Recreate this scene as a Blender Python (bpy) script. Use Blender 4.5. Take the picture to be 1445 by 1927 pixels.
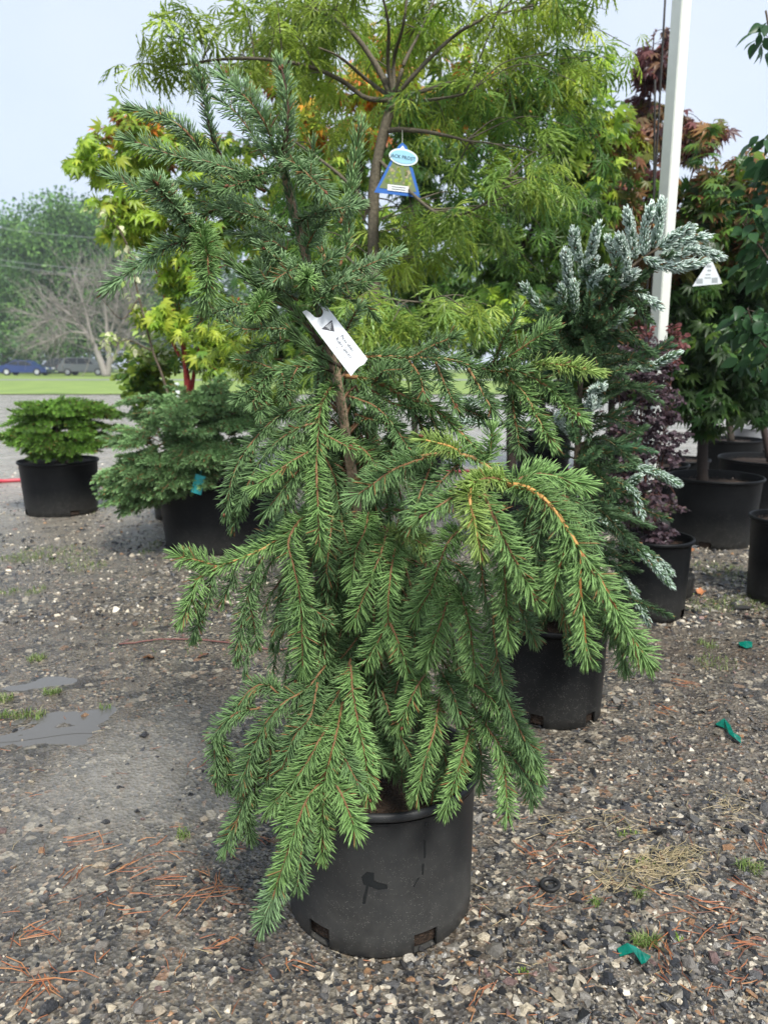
import bpy, bmesh, math, random
import numpy as np
from mathutils import Vector, Matrix, Euler

for o in list(bpy.data.objects):
    bpy.data.objects.remove(o, do_unlink=True)
scene = bpy.context.scene
COL = scene.collection
R = math.radians
rng = np.random.default_rng(7)
random.seed(7)

# ------------------------------------------------------------------ camera
CAM_H, PITCH, FPX, CX, CY = 1.15, R(11.3), 1400.0, 722.5, 963.5
cd = bpy.data.cameras.new('camera'); cam = bpy.data.objects.new('camera', cd); COL.objects.link(cam)
cam.location = (0, 0, CAM_H); cam.rotation_euler = (math.pi/2 - PITCH, 0, 0)
cd.sensor_fit = 'VERTICAL'; cd.sensor_height = 24.0; cd.lens = 24.0*FPX/1927.0
cd.clip_start = 0.05; cd.clip_end = 1500
cd.dof.use_dof = True; cd.dof.focus_distance = 1.5; cd.dof.aperture_fstop = 3.6
scene.camera = cam

# ------------------------------------------------------------------ world, sun, exposure
SUN_EL, SUN_AZ = R(58), R(40)          # azimuth measured from +Y (view direction) towards +X ... sun behind-right handled below
wd = bpy.data.worlds.new('World'); scene.world = wd; wd.use_nodes = True
nt = wd.node_tree; nt.nodes.clear()
wo = nt.nodes.new('ShaderNodeOutputWorld')
sky = nt.nodes.new('ShaderNodeTexSky'); sky.sky_type = 'NISHITA'; sky.sun_disc = False
sky.sun_elevation = SUN_EL; sky.sun_rotation = R(130); sky.air_density = 1.0; sky.dust_density = 4.0; sky.ozone_density = 1.0
b1 = nt.nodes.new('ShaderNodeBackground'); b1.inputs['Strength'].default_value = 0.05
b2 = nt.nodes.new('ShaderNodeBackground'); b2.inputs['Strength'].default_value = 0.325
tc = nt.nodes.new('ShaderNodeTexCoord')
nz = nt.nodes.new('ShaderNodeTexNoise'); nz.inputs['Scale'].default_value = 1.6; nz.inputs['Detail'].default_value = 5
cr = nt.nodes.new('ShaderNodeValToRGB')
cr.color_ramp.elements[0].position = 0.3; cr.color_ramp.elements[0].color = (0.58, 0.70, 0.90, 1)
cr.color_ramp.elements[1].position = 0.75; cr.color_ramp.elements[1].color = (0.84, 0.90, 1.0, 1)
mx = nt.nodes.new('ShaderNodeMixShader'); mx.inputs[0].default_value = 0.8
nt.links.new(tc.outputs['Generated'], nz.inputs['Vector']); nt.links.new(nz.outputs['Fac'], cr.inputs['Fac'])
nt.links.new(cr.outputs['Color'], b2.inputs['Color']); nt.links.new(sky.outputs['Color'], b1.inputs['Color'])
nt.links.new(b1.outputs[0], mx.inputs[1]); nt.links.new(b2.outputs[0], mx.inputs[2]); nt.links.new(mx.outputs[0], wo.inputs['Surface'])
sl = bpy.data.lights.new('sun', 'SUN'); sl.energy = 1.5; sl.angle = R(12); sl.color = (1.0, 0.97, 0.91)
so = bpy.data.objects.new('sun', sl); COL.objects.link(so)
sun_dir = Vector((0.30, -0.72, 1.0)).normalized()   # towards the sun: high, behind the viewer's right shoulder
so.rotation_euler = sun_dir.to_track_quat('Z', 'Y').to_euler(); so.location = (3, -3, 8)
sky.sun_elevation = math.asin(sun_dir.z); sky.sun_rotation = math.atan2(sun_dir.x, sun_dir.y)
vs = scene.view_settings; vs.view_transform = 'Standard'; vs.look = 'None'; vs.gamma = 1.0; vs.exposure = 1.95; vs.use_curve_mapping = False
scene.render.engine = 'CYCLES'

# ------------------------------------------------------------------ helpers
cp, sp = math.cos(PITCH), math.sin(PITCH)
def ray(px, py):
    a = (px-CX)/FPX; b = (CY-py)/FPX
    return np.array([a, cp + b*sp, -sp + b*cp])
def at(px, py, Y):
    d = ray(px, py); return np.array([0, 0, CAM_H]) + d*(Y/d[1])
def gnd(px, py, z=0.0):
    d = ray(px, py); return np.array([0, 0, CAM_H]) + d*((z-CAM_H)/d[2])
def mpp(Y, py=963):                       # metres per photo pixel at depth Y
    return Y/ray(CX, py)[1]/FPX
def nrm(v):
    v = np.asarray(v, float); return v/np.maximum(np.linalg.norm(v, axis=-1, keepdims=True), 1e-9)

_lat = {}
def vnoise(x, y, seed=0):
    if seed not in _lat: _lat[seed] = np.random.default_rng(seed+100).random((256, 256))
    L = _lat[seed]; xi = np.floor(x).astype(int); yi = np.floor(y).astype(int)
    fx = x-xi; fy = y-yi; fx = fx*fx*(3-2*fx); fy = fy*fy*(3-2*fy)
    g = lambda a, b: L[a % 256, b % 256]
    return (g(xi, yi)*(1-fx)+g(xi+1, yi)*fx)*(1-fy)+(g(xi, yi+1)*(1-fx)+g(xi+1, yi+1)*fx)*fy

class MB:
    """collects triangles (with point colours) and links them as one mesh object"""
    def __init__(s): s.V = []; s.F = []; s.C = []; s.n = 0
    def add(s, V, F, C=None):
        V = np.asarray(V, np.float32).reshape(-1, 3); F = np.asarray(F, np.int32).reshape(-1, 3)
        s.V.append(V); s.F.append(F+s.n)
        if C is None: C = np.ones((len(V), 3), np.float32)*0.5
        C = np.asarray(C, np.float32)
        if C.ndim == 1: C = np.tile(C, (len(V), 1))
        s.C.append(C); s.n += len(V)
    def mesh(s, name, off=(0, 0, 0), smooth=True):
        V = np.concatenate(s.V)-np.asarray(off, np.float32); F = np.concatenate(s.F); C = np.concatenate(s.C)
        return raw_mesh(name, V, F, C, smooth)
    def build(s, name, mat, parent=None, off=None, smooth=True, kind=None):
        if not s.V: return None
        if off is None: off = base_of(parent)
        return link(name, s.mesh(name, off, smooth), mat, parent, kind=kind)
def raw_mesh(name, V, F, C=None, smooth=True):
    me = bpy.data.meshes.new(name)
    nv, nf = len(V), len(F)
    me.vertices.add(nv); me.vertices.foreach_set('co', np.ascontiguousarray(V, np.float32).ravel())
    me.loops.add(nf*3); me.loops.foreach_set('vertex_index', np.ascontiguousarray(F, np.int32).ravel())
    me.polygons.add(nf)
    me.polygons.foreach_set('loop_start', np.arange(0, nf*3, 3, dtype=np.int32))
    me.polygons.foreach_set('use_smooth', np.full(nf, smooth))
    if C is not None:
        a = me.color_attributes.new('Col', 'FLOAT_COLOR', 'POINT')
        a.data.foreach_set('color', np.concatenate([C, np.ones((nv, 1), np.float32)], 1).astype(np.float32).ravel())
    me.update(); me.validate(); return me
def base_of(p):
    o = np.zeros(3)
    while p is not None:
        o += np.array(p.location); p = p.parent
    return o
def link(name, me, mat, parent=None, loc=(0, 0, 0), rot=None, kind=None):
    o = bpy.data.objects.new(name, me); COL.objects.link(o)
    if mat is not None and not me.materials: me.materials.append(mat)
    o.location = loc
    if rot is not None: o.rotation_euler = rot
    if parent is not None: o.parent = parent
    if kind: o['kind'] = kind
    return o
def thing(name, label, cat, loc, group=None):
    o = bpy.data.objects.new(name, None); COL.objects.link(o); o.location = tuple(float(c) for c in loc)
    o.empty_display_size = 0.1; return tag(o, label, cat, group)
def tag(o, label, cat, group=None):
    o['label'] = label; o['category'] = cat
    if group: o['group'] = group
    return o

def spline(P, n):
    """Catmull-Rom through P, n samples evenly by length"""
    P = np.asarray(P, float)
    if len(P) == 2: P = np.array([P[0], (P[0]+P[1])/2, P[1]])
    Q = np.vstack([2*P[0]-P[1], P, 2*P[-1]-P[-2]])
    out = []
    for i in range(1, len(Q)-2):
        t = np.linspace(0, 1, 12, endpoint=False)[:, None]
        a, b, c, d = Q[i-1], Q[i], Q[i+1], Q[i+2]
        out.append(0.5*((2*b)+(-a+c)*t+(2*a-5*b+4*c-d)*t*t+(-a+3*b-3*c+d)*t**3))
    S = np.vstack(out+[P[-1:]]); l = np.r_[0, np.cumsum(np.linalg.norm(np.diff(S, axis=0), axis=1))]
    u = np.linspace(0, l[-1], n)
    return np.stack([np.interp(u, l, S[:, k]) for k in range(3)], 1), l[-1]
def tube(mb, P, r, C=None, sides=6, cap=True, bumps=0.0):
    P = np.asarray(P, float); n = len(P); r = np.broadcast_to(np.asarray(r, float), (n,))
    T = nrm(np.gradient(P, axis=0)); ref = np.array([0.31, 0.17, 0.94]) if abs(T[:, 2]).mean() < 0.8 else np.array([0.9, 0.4, 0.1])
    U = nrm(np.cross(T, ref)); W = np.cross(T, U)
    a = np.linspace(0, 2*math.pi, sides, endpoint=False)
    rr = r[:, None]*(1+bumps*rng.standard_normal((n, sides)))
    V = P[:, None, :]+rr[..., None]*(np.cos(a)[None, :, None]*U[:, None, :]+np.sin(a)[None, :, None]*W[:, None, :])
    V = V.reshape(-1, 3); F = []
    i = np.arange(n-1)[:, None]*sides; j = np.arange(sides)[None, :]; k = (j+1) % sides
    A, B, Cc, D = (i+j).ravel(), (i+k).ravel(), (i+sides+k).ravel(), (i+sides+j).ravel()
    F = np.vstack([np.stack([A, B, Cc], 1), np.stack([A, Cc, D], 1)])
    if cap:
        V = np.vstack([V, P[:1], P[-1:]]); m = n*sides
        jj = np.arange(sides); kk = (jj+1) % sides
        F = np.vstack([F, np.stack([kk, jj, np.full(sides, m)], 1), np.stack([(n-1)*sides+jj, (n-1)*sides+kk, np.full(sides, m+1)], 1)])
    if C is not None and np.ndim(C) == 2:
        C = np.repeat(np.asarray(C), sides, axis=0)
        if cap: C = np.vstack([C, C[:1], C[-1:]])
    mb.add(V, F, C)
def lathe(mb, prof, seg=64, C=None, skip=None, center=(0, 0, 0), tilt=None):
    """prof: list of (r, z). skip(ring index, angle index) drops that quad"""
    prof = np.asarray(prof, float); n = len(prof); a = np.linspace(0, 2*math.pi, seg, endpoint=False)
    V = np.stack([prof[:, 0:1]*np.cos(a), prof[:, 0:1]*np.sin(a), np.repeat(prof[:, 1:2], seg, 1)], -1).reshape(-1, 3)
    F = []
    for i in range(n-1):
        for j in range(seg):
            if skip and skip(i, j): continue
            k = (j+1) % seg
            F += [(i*seg+j, i*seg+k, (i+1)*seg+k), (i*seg+j, (i+1)*seg+k, (i+1)*seg+j)]
    if tilt is not None: V = V @ np.array(tilt).T
    mb.add(V+np.asarray(center), F, C)
def bx(mb, c, s, C=None, rot=None):
    x, y, z = np.asarray(s)/2
    V = np.array([[-x, -y, -z], [x, -y, -z], [x, y, -z], [-x, y, -z], [-x, -y, z], [x, -y, z], [x, y, z], [-x, y, z]])
    if rot is not None: V = V @ np.array(rot.to_matrix()).T
    q = [(0, 3, 2, 1), (4, 5, 6, 7), (0, 1, 5, 4), (1, 2, 6, 5), (2, 3, 7, 6), (3, 0, 4, 7)]
    F = [t for a, b, c_, d in q for t in ((a, b, c_), (a, c_, d))]
    V = V[np.array(F).ravel()]; mb.add(V+np.asarray(c), np.arange(len(V)).reshape(-1, 3), C)
def plate(mb, poly, thick, fr, C=None, bend=None):
    """extruded 2D polygon; fr = (origin, ex, ey, ez)"""
    bm = bmesh.new(); vs_ = [bm.verts.new((x, y, 0)) for x, y in poly]; f = bm.faces.new(vs_)
    bmesh.ops.triangulate(bm, faces=[f]); bm.verts.index_update()
    tri = [[v.index for v in f.verts] for f in bm.faces]; bm.free()
    n = len(poly); P = np.array(poly, float); z = bend(P[:, 0], P[:, 1]) if bend else np.zeros(n)
    o, ex, ey, ez = [np.asarray(q, float) for q in fr]
    g = lambda zz: o+P[:, :1]*ex+P[:, 1:2]*ey+zz[:, None]*ez
    V = np.vstack([g(z+thick/2), g(z-thick/2)]); t = np.array(tri)
    nz_ = np.cross(P[t[0][1]]-P[t[0][0]], P[t[0][2]]-P[t[0][0]])
    if nz_ < 0: t = t[:, ::-1]
    i = np.arange(n); k = (i+1) % n
    F = np.vstack([t, t[:, ::-1]+n, np.stack([i, i+n, k], 1), np.stack([k, i+n, k+n], 1)])
    VV = V[F.ravel()]; mb.add(VV, np.arange(len(VV)).reshape(-1, 3), C)
def text_mesh(mb, s, size, fr, C=None, shear=0.0, depth=0.0003):
    cu = bpy.data.curves.new('t', 'FONT'); cu.body = s; cu.size = size; cu.align_x = 'LEFT'; cu.resolution_u = 2; cu.shear = shear
    ob = bpy.data.objects.new('t', cu); COL.objects.link(ob)
    dg = bpy.context.evaluated_depsgraph_get(); me = bpy.data.meshes.new_from_object(ob.evaluated_get(dg))
    me.calc_loop_triangles()
    V = np.array([v.co[:] for v in me.vertices]); F = np.array([t.vertices[:] for t in me.loop_triangles])
    bpy.data.objects.remove(ob); bpy.data.curves.remove(cu); bpy.data.meshes.remove(me)
    o, ex, ey, ez = [np.asarray(q, float) for q in fr]
    mb.add(o+V[:, :1]*ex+V[:, 1:2]*ey+depth*ez, F, C); return V[:, 0].max()

# ------------------------------------------------------------------ materials
def mat(name, color=(0.5, 0.5, 0.5), rough=0.6, spec=0.5, use_col=False, noise=None, bump=None, transl=0.0, metal=0.0, coat=0.0, gain=1.0):
    m = bpy.data.materials.new(name); m.use_nodes = True; t = m.node_tree; b = t.nodes['Principled BSDF']; L = t.links.new
    b.inputs['Roughness'].default_value = rough; b.inputs['Specular IOR Level'].default_value = spec; b.inputs['Metallic'].default_value = metal
    if coat: b.inputs['Coat Weight'].default_value = coat; b.inputs['Coat Roughness'].default_value = 0.08
    src = None
    if use_col:
        a = t.nodes.new('ShaderNodeAttribute'); a.attribute_name = 'Col'; src = a.outputs['Color']
    else:
        c = t.nodes.new('ShaderNodeRGB'); c.outputs[0].default_value = (*color, 1); src = c.outputs[0]
    if noise:
        sc, amt = noise[:2]; co = t.nodes.new('ShaderNodeTexCoord'); n = t.nodes.new('ShaderNodeTexNoise')
        n.inputs['Scale'].default_value = sc; n.inputs['Detail'].default_value = 6; n.inputs['Roughness'].default_value = 0.65
        L(co.outputs['Object'], n.inputs['Vector'])
        mr = t.nodes.new('ShaderNodeMapRange'); mr.inputs[1].default_value = 0.3; mr.inputs[2].default_value = 0.7
        mr.inputs[3].default_value = 1-amt; mr.inputs[4].default_value = 1+amt; L(n.outputs['Fac'], mr.inputs[0])
        vm = t.nodes.new('ShaderNodeVectorMath'); vm.operation = 'SCALE'; L(src, vm.inputs[0]); L(mr.outputs[0], vm.inputs['Scale']); src = vm.outputs[0]
    if gain != 1.0:
        gv = t.nodes.new('ShaderNodeVectorMath'); gv.operation = 'SCALE'; L(src, gv.inputs[0]); gv.inputs['Scale'].default_value = gain; src = gv.outputs[0]
    L(src, b.inputs['Base Color'])
    if bump:
        co = t.nodes.new('ShaderNodeTexCoord'); n = t.nodes.new('ShaderNodeTexNoise'); n.inputs['Scale'].default_value = bump[0]; n.inputs['Detail'].default_value = 8
        L(co.outputs['Object'], n.inputs['Vector']); bp = t.nodes.new('ShaderNodeBump'); bp.inputs['Strength'].default_value = bump[1]; bp.inputs['Distance'].default_value = bump[2]
        L(n.outputs['Fac'], bp.inputs['Height']); L(bp.outputs[0], b.inputs['Normal'])
    if transl:
        tr = t.nodes.new('ShaderNodeBsdfTranslucent'); L(src, tr.inputs['Color']); ms = t.nodes.new('ShaderNodeMixShader'); ms.inputs[0].default_value = transl
        L(b.outputs[0], ms.inputs[1]); L(tr.outputs[0], ms.inputs[2]); L(ms.outputs[0], t.nodes['Material Output'].inputs['Surface'])
    return m
M = {}
M['needle'] = mat('needle', rough=0.40, spec=0.26, use_col=True, transl=0.22, gain=1.45)
M['leaf'] = mat('leaf', rough=0.35, spec=0.30, use_col=True, transl=0.48, gain=1.4)
M['farleaf'] = mat('far_leaf', rough=0.6, spec=0.3, use_col=True, transl=0.35, gain=1.5)
M['bark'] = mat('bark', rough=0.75, spec=0.3, use_col=True, noise=(90, 0.45), bump=(160, 0.9, 0.004))
M['twig'] = mat('twig', rough=0.6, spec=0.3, use_col=True)
M['soil'] = mat('soil', (0.035, 0.022, 0.014), 0.85, 0.3, noise=(120, 0.6), bump=(150, 1, 0.01))
M['stone'] = mat('gravel', rough=0.30, spec=0.5, use_col=True, noise=(260, 0.35), bump=(350, 0.6, 0.002))
M['grass'] = mat('grass', rough=0.5, spec=0.3, use_col=True, transl=0.35)
M['litter'] = mat('litter', rough=0.45, spec=0.4, use_col=True)
M['plain'] = mat('paint', rough=0.45, spec=0.5, use_col=True)
M['matte'] = mat('print', rough=0.7, spec=0.2, use_col=True)
M['glass'] = mat('car_glass', (0.02, 0.025, 0.03), 0.08, 0.6)
M['rubber'] = mat('rubber', (0.012, 0.012, 0.012), 0.6, 0.4)
M['hose'] = mat('hose', (0.42, 0.03, 0.05), 0.4, 0.5)
M['post'] = mat('post_paint', (0.66, 0.68, 0.62), 0.4, 0.5, noise=(9, 0.06))
M['tagwhite'] = mat('tag_plastic', (0.80, 0.83, 0.86), 0.35, 0.5)
M['tape'] = mat('tape_plastic', (0.004, 0.17, 0.12), 0.2, 0.6, noise=(60, 0.4), transl=0.2)

def pot_material(dust=1.0, nm='pot_plastic'):
    m = bpy.data.materials.new(nm); m.use_nodes = True; t = m.node_tree; b = t.nodes['Principled BSDF']; L = t.links.new
    co = t.nodes.new('ShaderNodeTexCoord'); oi = t.nodes.new('ShaderNodeObjectInfo')
    va = t.nodes.new('ShaderNodeVectorMath'); va.operation = 'MULTIPLY_ADD'
    cx = t.nodes.new('ShaderNodeCombineXYZ'); L(oi.outputs['Random'], cx.inputs[0]); L(oi.outputs['Random'], cx.inputs[1])
    va.inputs[1].default_value = (1, 1, 1); L(co.outputs['Object'], va.inputs[0]); L(cx.outputs[0], va.inputs[2])
    n1 = t.nodes.new('ShaderNodeTexNoise'); n1.inputs['Scale'].default_value = 9; n1.inputs['Detail'].default_value = 7; L(va.outputs[0], n1.inputs['Vector'])
    r1 = t.nodes.new('ShaderNodeValToRGB'); r1.color_ramp.elements[0].position = 0.3; r1.color_ramp.elements[0].color = (*(np.array((0.006, 0.007, 0.0085))*(0.5 if dust <= 1 else 1.2)), 1)
    r1.color_ramp.elements[1].position = 0.75; r1.color_ramp.elements[1].color = (*(np.array((0.017, 0.019, 0.021))*(0.4 if dust <= 1 else 1.1)), 1); L(n1.outputs['Fac'], r1.inputs['Fac'])
    # dust specks, denser towards the foot where rain splashes grit
    vo = t.nodes.new('ShaderNodeTexVoronoi'); vo.inputs['Scale'].default_value = 300; L(va.outputs[0], vo.inputs['Vector'])
    n2 = t.nodes.new('ShaderNodeTexNoise'); n2.inputs['Scale'].default_value = 55; n2.inputs['Detail'].default_value = 3; L(va.outputs[0], n2.inputs['Vector'])
    sx = t.nodes.new('ShaderNodeSeparateXYZ'); L(co.outputs['Object'], sx.inputs[0])
    hz = t.nodes.new('ShaderNodeMapRange'); hz.inputs[1].default_value = 0.0; hz.inputs[2].default_value = 0.26; hz.inputs[3].default_value = 0.21; hz.inputs[4].default_value = 0.12; L(sx.outputs[2], hz.inputs[0])
    m1 = t.nodes.new('ShaderNodeMath'); m1.operation = 'LESS_THAN'; L(vo.outputs['Distance'], m1.inputs[0]); L(hz.outputs[0], m1.inputs[1])
    m2 = t.nodes.new('ShaderNodeMath'); m2.operation = 'GREATER_THAN'; L(n2.outputs['Fac'], m2.inputs[0]); m2.inputs[1].default_value = 0.50
    m3 = t.nodes.new('ShaderNodeMath'); m3.operation = 'MULTIPLY'; L(m1.outputs[0], m3.inputs[0]); L(m2.outputs[0], m3.inputs[1])
    # dusty film on the lower third
    h2 = t.nodes.new('ShaderNodeMapRange'); h2.inputs[1].default_value = 0.0; h2.inputs[2].default_value = 0.2; h2.inputs[2].default_value = 0.2 if dust <= 1 else 0.36; h2.inputs[3].default_value = 0.32*dust; h2.inputs[4].default_value = 0.12*(dust-1); L(sx.outputs[2], h2.inputs[0])
    n3 = t.nodes.new('ShaderNodeTexNoise'); n3.inputs['Scale'].default_value = 24; n3.inputs['Detail'].default_value = 8; n3.inputs['Roughness'].default_value = 0.75; L(va.outputs[0], n3.inputs['Vector'])
    m4 = t.nodes.new('ShaderNodeMath'); m4.operation = 'MULTIPLY'; L(h2.outputs[0], m4.inputs[0]); L(n3.outputs['Fac'], m4.inputs[1])
    mxa = t.nodes.new('ShaderNodeMixRGB'); mxa.inputs[2].default_value = (0.14, 0.135, 0.12, 1); L(m4.outputs[0], mxa.inputs[0]); L(r1.outputs[0], mxa.inputs[1])
    mxb = t.nodes.new('ShaderNodeMixRGB'); mxb.inputs[2].default_value = (0.20, 0.19, 0.17, 1); L(m3.outputs[0], mxb.inputs[0]); L(mxa.outputs[0], mxb.inputs[1])
    L(mxb.outputs[0], b.inputs['Base Color'])
    rr = t.nodes.new('ShaderNodeMapRange'); rr.inputs[3].default_value = 0.36; rr.inputs[4].default_value = 0.58; L(n3.outputs['Fac'], rr.inputs[0]); L(rr.outputs[0], b.inputs['Roughness']); b.inputs['Specular IOR Level'].default_value = 0.14 if dust <= 1 else 0.28
    bp = t.nodes.new('ShaderNodeBump'); bp.inputs['Strength'].default_value = 0.25; bp.inputs['Distance'].default_value = 0.002; L(n3.outputs['Fac'], bp.inputs['Height']); L(bp.outputs[0], b.inputs['Normal'])
    return m
M['pot'] = pot_material(); M['potdust'] = pot_material(1.7, 'dusty_pot_plastic')
M['potgrey'] = mat('pot_grey', (0.22, 0.23, 0.24), 0.5, 0.5, noise=(12, 0.15))
M['wet'] = mat('wet_plastic', (0.012, 0.014, 0.015), 0.22, 0.4)

def ground_material():
    m = bpy.data.materials.new('gravel_ground'); m.use_nodes = True; t = m.node_tree; b = t.nodes['Principled BSDF']; L = t.links.new
    co = t.nodes.new('ShaderNodeTexCoord'); P = co.outputs['Object']
    def noise(s, d=6, r=0.6):
        n = t.nodes.new('ShaderNodeTexNoise'); n.inputs['Scale'].default_value = s; n.inputs['Detail'].default_value = d; n.inputs['Roughness'].default_value = r; L(P, n.inputs['Vector']); return n.outputs['Fac']
    def vor(s):
        v = t.nodes.new('ShaderNodeTexVoronoi'); v.inputs['Scale'].default_value = s; L(P, v.inputs['Vector']); return v
    def ramp(src, els):
        r = t.nodes.new('ShaderNodeValToRGB'); e = r.color_ramp.elements
        while len(e) < len(els): e.new(0.5)
        for q, (p, c) in zip(e, els): q.position = p; q.color = (*c, 1)
        L(src, r.inputs['Fac']); return r.outputs['Color']
    def mix(f, a, c):
        x = t.nodes.new('ShaderNodeMixRGB')
        if isinstance(f, float): x.inputs[0].default_value = f
        else: L(f, x.inputs[0])
        L(a, x.inputs[1])
        if isinstance(c, tuple): x.inputs[2].default_value = (*c, 1)
        else: L(c, x.inputs[2])
        return x.outputs[0]
    def sepx(c):
        s = t.nodes.new('ShaderNodeSeparateColor'); L(c, s.inputs[0]); return s.outputs[0]
    stones = [(0.0, (0.016, 0.016, 0.017)), (0.34, (0.042, 0.040, 0.037)), (0.60, (0.09, 0.083, 0.070)), (0.80, (0.19, 0.17, 0.13)), (0.90, (0.42, 0.37, 0.28)), (0.98, (0.20, 0.11, 0.06))]
    v1 = vor(95); v2 = vor(230); v3 = vor(38)
    c1 = ramp(sepx(v1.outputs['Color']), stones); c2 = ramp(sepx(v2.outputs['Color']), stones); c3 = ramp(sepx(v3.outputs['Color']), stones)
    mud = ramp(noise(3.0), [(0.35, (0.085, 0.070, 0.052)), (0.65, (0.145, 0.125, 0.097))])
    g = mix(0.55, c2, mud)
    f1 = ramp(noise(14, 4), [(0.42, (0, 0, 0)), (0.56, (1, 1, 1))]); g = mix(f1, g, c1)
    f3 = ramp(noise(5, 4), [(0.52, (0, 0, 0)), (0.6, (0.8, 0.8, 0.8))]); g = mix(f3, g, c3)
    # brown organic stain patches
    f4 = ramp(noise(1.1, 6), [(0.5, (0, 0, 0)), (0.72, (0.55, 0.55, 0.55))]); g = mix(f4, g, (0.075, 0.052, 0.034))
    # wet silt washed smooth on the left of the lot
    vs1 = t.nodes.new('ShaderNodeVectorMath'); vs1.operation = 'SUBTRACT'; vs1.inputs[1].default_value = (-0.72, 1.95, 0); L(P, vs1.inputs[0])
    vs2 = t.nodes.new('ShaderNodeVectorMath'); vs2.operation = 'MULTIPLY'; vs2.inputs[1].default_value = (1.15, 0.80, 0); L(vs1.outputs[0], vs2.inputs[0])
    vs3 = t.nodes.new('ShaderNodeVectorMath'); vs3.operation = 'LENGTH'; L(vs2.outputs[0], vs3.inputs[0])
    sn = t.nodes.new('ShaderNodeMath'); sn.operation = 'ADD'; L(vs3.outputs['Value'], sn.inputs[0]); L(noise(2.6, 7, 0.7), sn.inputs[1])
    silt = ramp(sn.outputs[0], [(0.55, (1, 1, 1)), (0.98, (0, 0, 0))]); siltf = sepx(silt)
    sm = t.nodes.new('ShaderNodeMath'); sm.operation = 'MULTIPLY'; sm.inputs[1].default_value = 0.72; L(siltf, sm.inputs[0])
    siltc = ramp(noise(30, 8, 0.75), [(0.35, (0.13, 0.121, 0.105)), (0.65, (0.25, 0.235, 0.205))]); g = mix(sm.outputs[0], g, siltc)
    # paler dry stone dust further off (a different surfacing)
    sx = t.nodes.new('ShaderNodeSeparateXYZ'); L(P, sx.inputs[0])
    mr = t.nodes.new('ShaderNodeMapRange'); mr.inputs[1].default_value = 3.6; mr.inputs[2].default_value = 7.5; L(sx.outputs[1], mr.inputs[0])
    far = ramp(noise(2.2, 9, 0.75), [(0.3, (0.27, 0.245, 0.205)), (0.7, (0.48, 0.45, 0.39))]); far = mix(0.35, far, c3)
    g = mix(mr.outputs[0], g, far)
    L(g, b.inputs['Base Color'])
    rg = ramp(noise(2.4, 6), [(0.38, (0.12,)*3), (0.68, (0.42,)*3)]); rg2 = mix(sm.outputs[0], rg, (0.10, 0.10, 0.10)); L(rg2, b.inputs['Roughness'])
    b.inputs['Specular IOR Level'].default_value = 0.6
    h = t.nodes.new('ShaderNodeMath'); h.operation = 'ADD'; L(v1.outputs['Distance'], h.inputs[0]); L(noise(60, 8, 0.7), h.inputs[1])
    bp = t.nodes.new('ShaderNodeBump'); bp.inputs['Distance'].default_value = 0.006; bs = t.nodes.new('ShaderNodeMapRange'); bs.inputs[3].default_value = 0.85; bs.inputs[4].default_value = 0.38; L(sm.outputs[0], bs.inputs[0]); L(bs.outputs[0], bp.inputs['Strength']); L(h.outputs[0], bp.inputs['Height']); L(bp.outputs[0], b.inputs['Normal'])
    return m
M['ground'] = ground_material()
def ramp_mat(name, scale, els, rough=0.6, detail=8):
    m = bpy.data.materials.new(name); m.use_nodes = True; t = m.node_tree; b = t.nodes['Principled BSDF']; L = t.links.new
    co = t.nodes.new('ShaderNodeTexCoord'); n = t.nodes.new('ShaderNodeTexNoise'); n.inputs['Scale'].default_value = scale; n.inputs['Detail'].default_value = detail; L(co.outputs['Object'], n.inputs['Vector'])
    r = t.nodes.new('ShaderNodeValToRGB'); e = r.color_ramp.elements
    while len(e) < len(els): e.new(0.5)
    for q, (p, c) in zip(e, els): q.position = p; q.color = (*c, 1)
    L(n.outputs['Fac'], r.inputs['Fac']); L(r.outputs[0], b.inputs['Base Color']); b.inputs['Roughness'].default_value = rough
    return m
M['lawn'] = ramp_mat('lawn', 0.6, [(0.3, (0.13, 0.20, 0.035)), (0.7, (0.22, 0.30, 0.06))], 0.8)
M['road'] = ramp_mat('road', 1.5, [(0.3, (0.16, 0.165, 0.17)), (0.7, (0.22, 0.22, 0.22))], 0.6)
def water_material():
    m = bpy.data.materials.new('puddle_water'); m.use_nodes = True; t = m.node_tree; b = t.nodes['Principled BSDF']
    b.inputs['Base Color'].default_value = (0.095, 0.09, 0.08, 1); b.inputs['Roughness'].default_value = 0.04; b.inputs['IOR'].default_value = 1.33
    b.inputs['Specular IOR Level'].default_value = 0.9
    return m
M['water'] = water_material()
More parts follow.
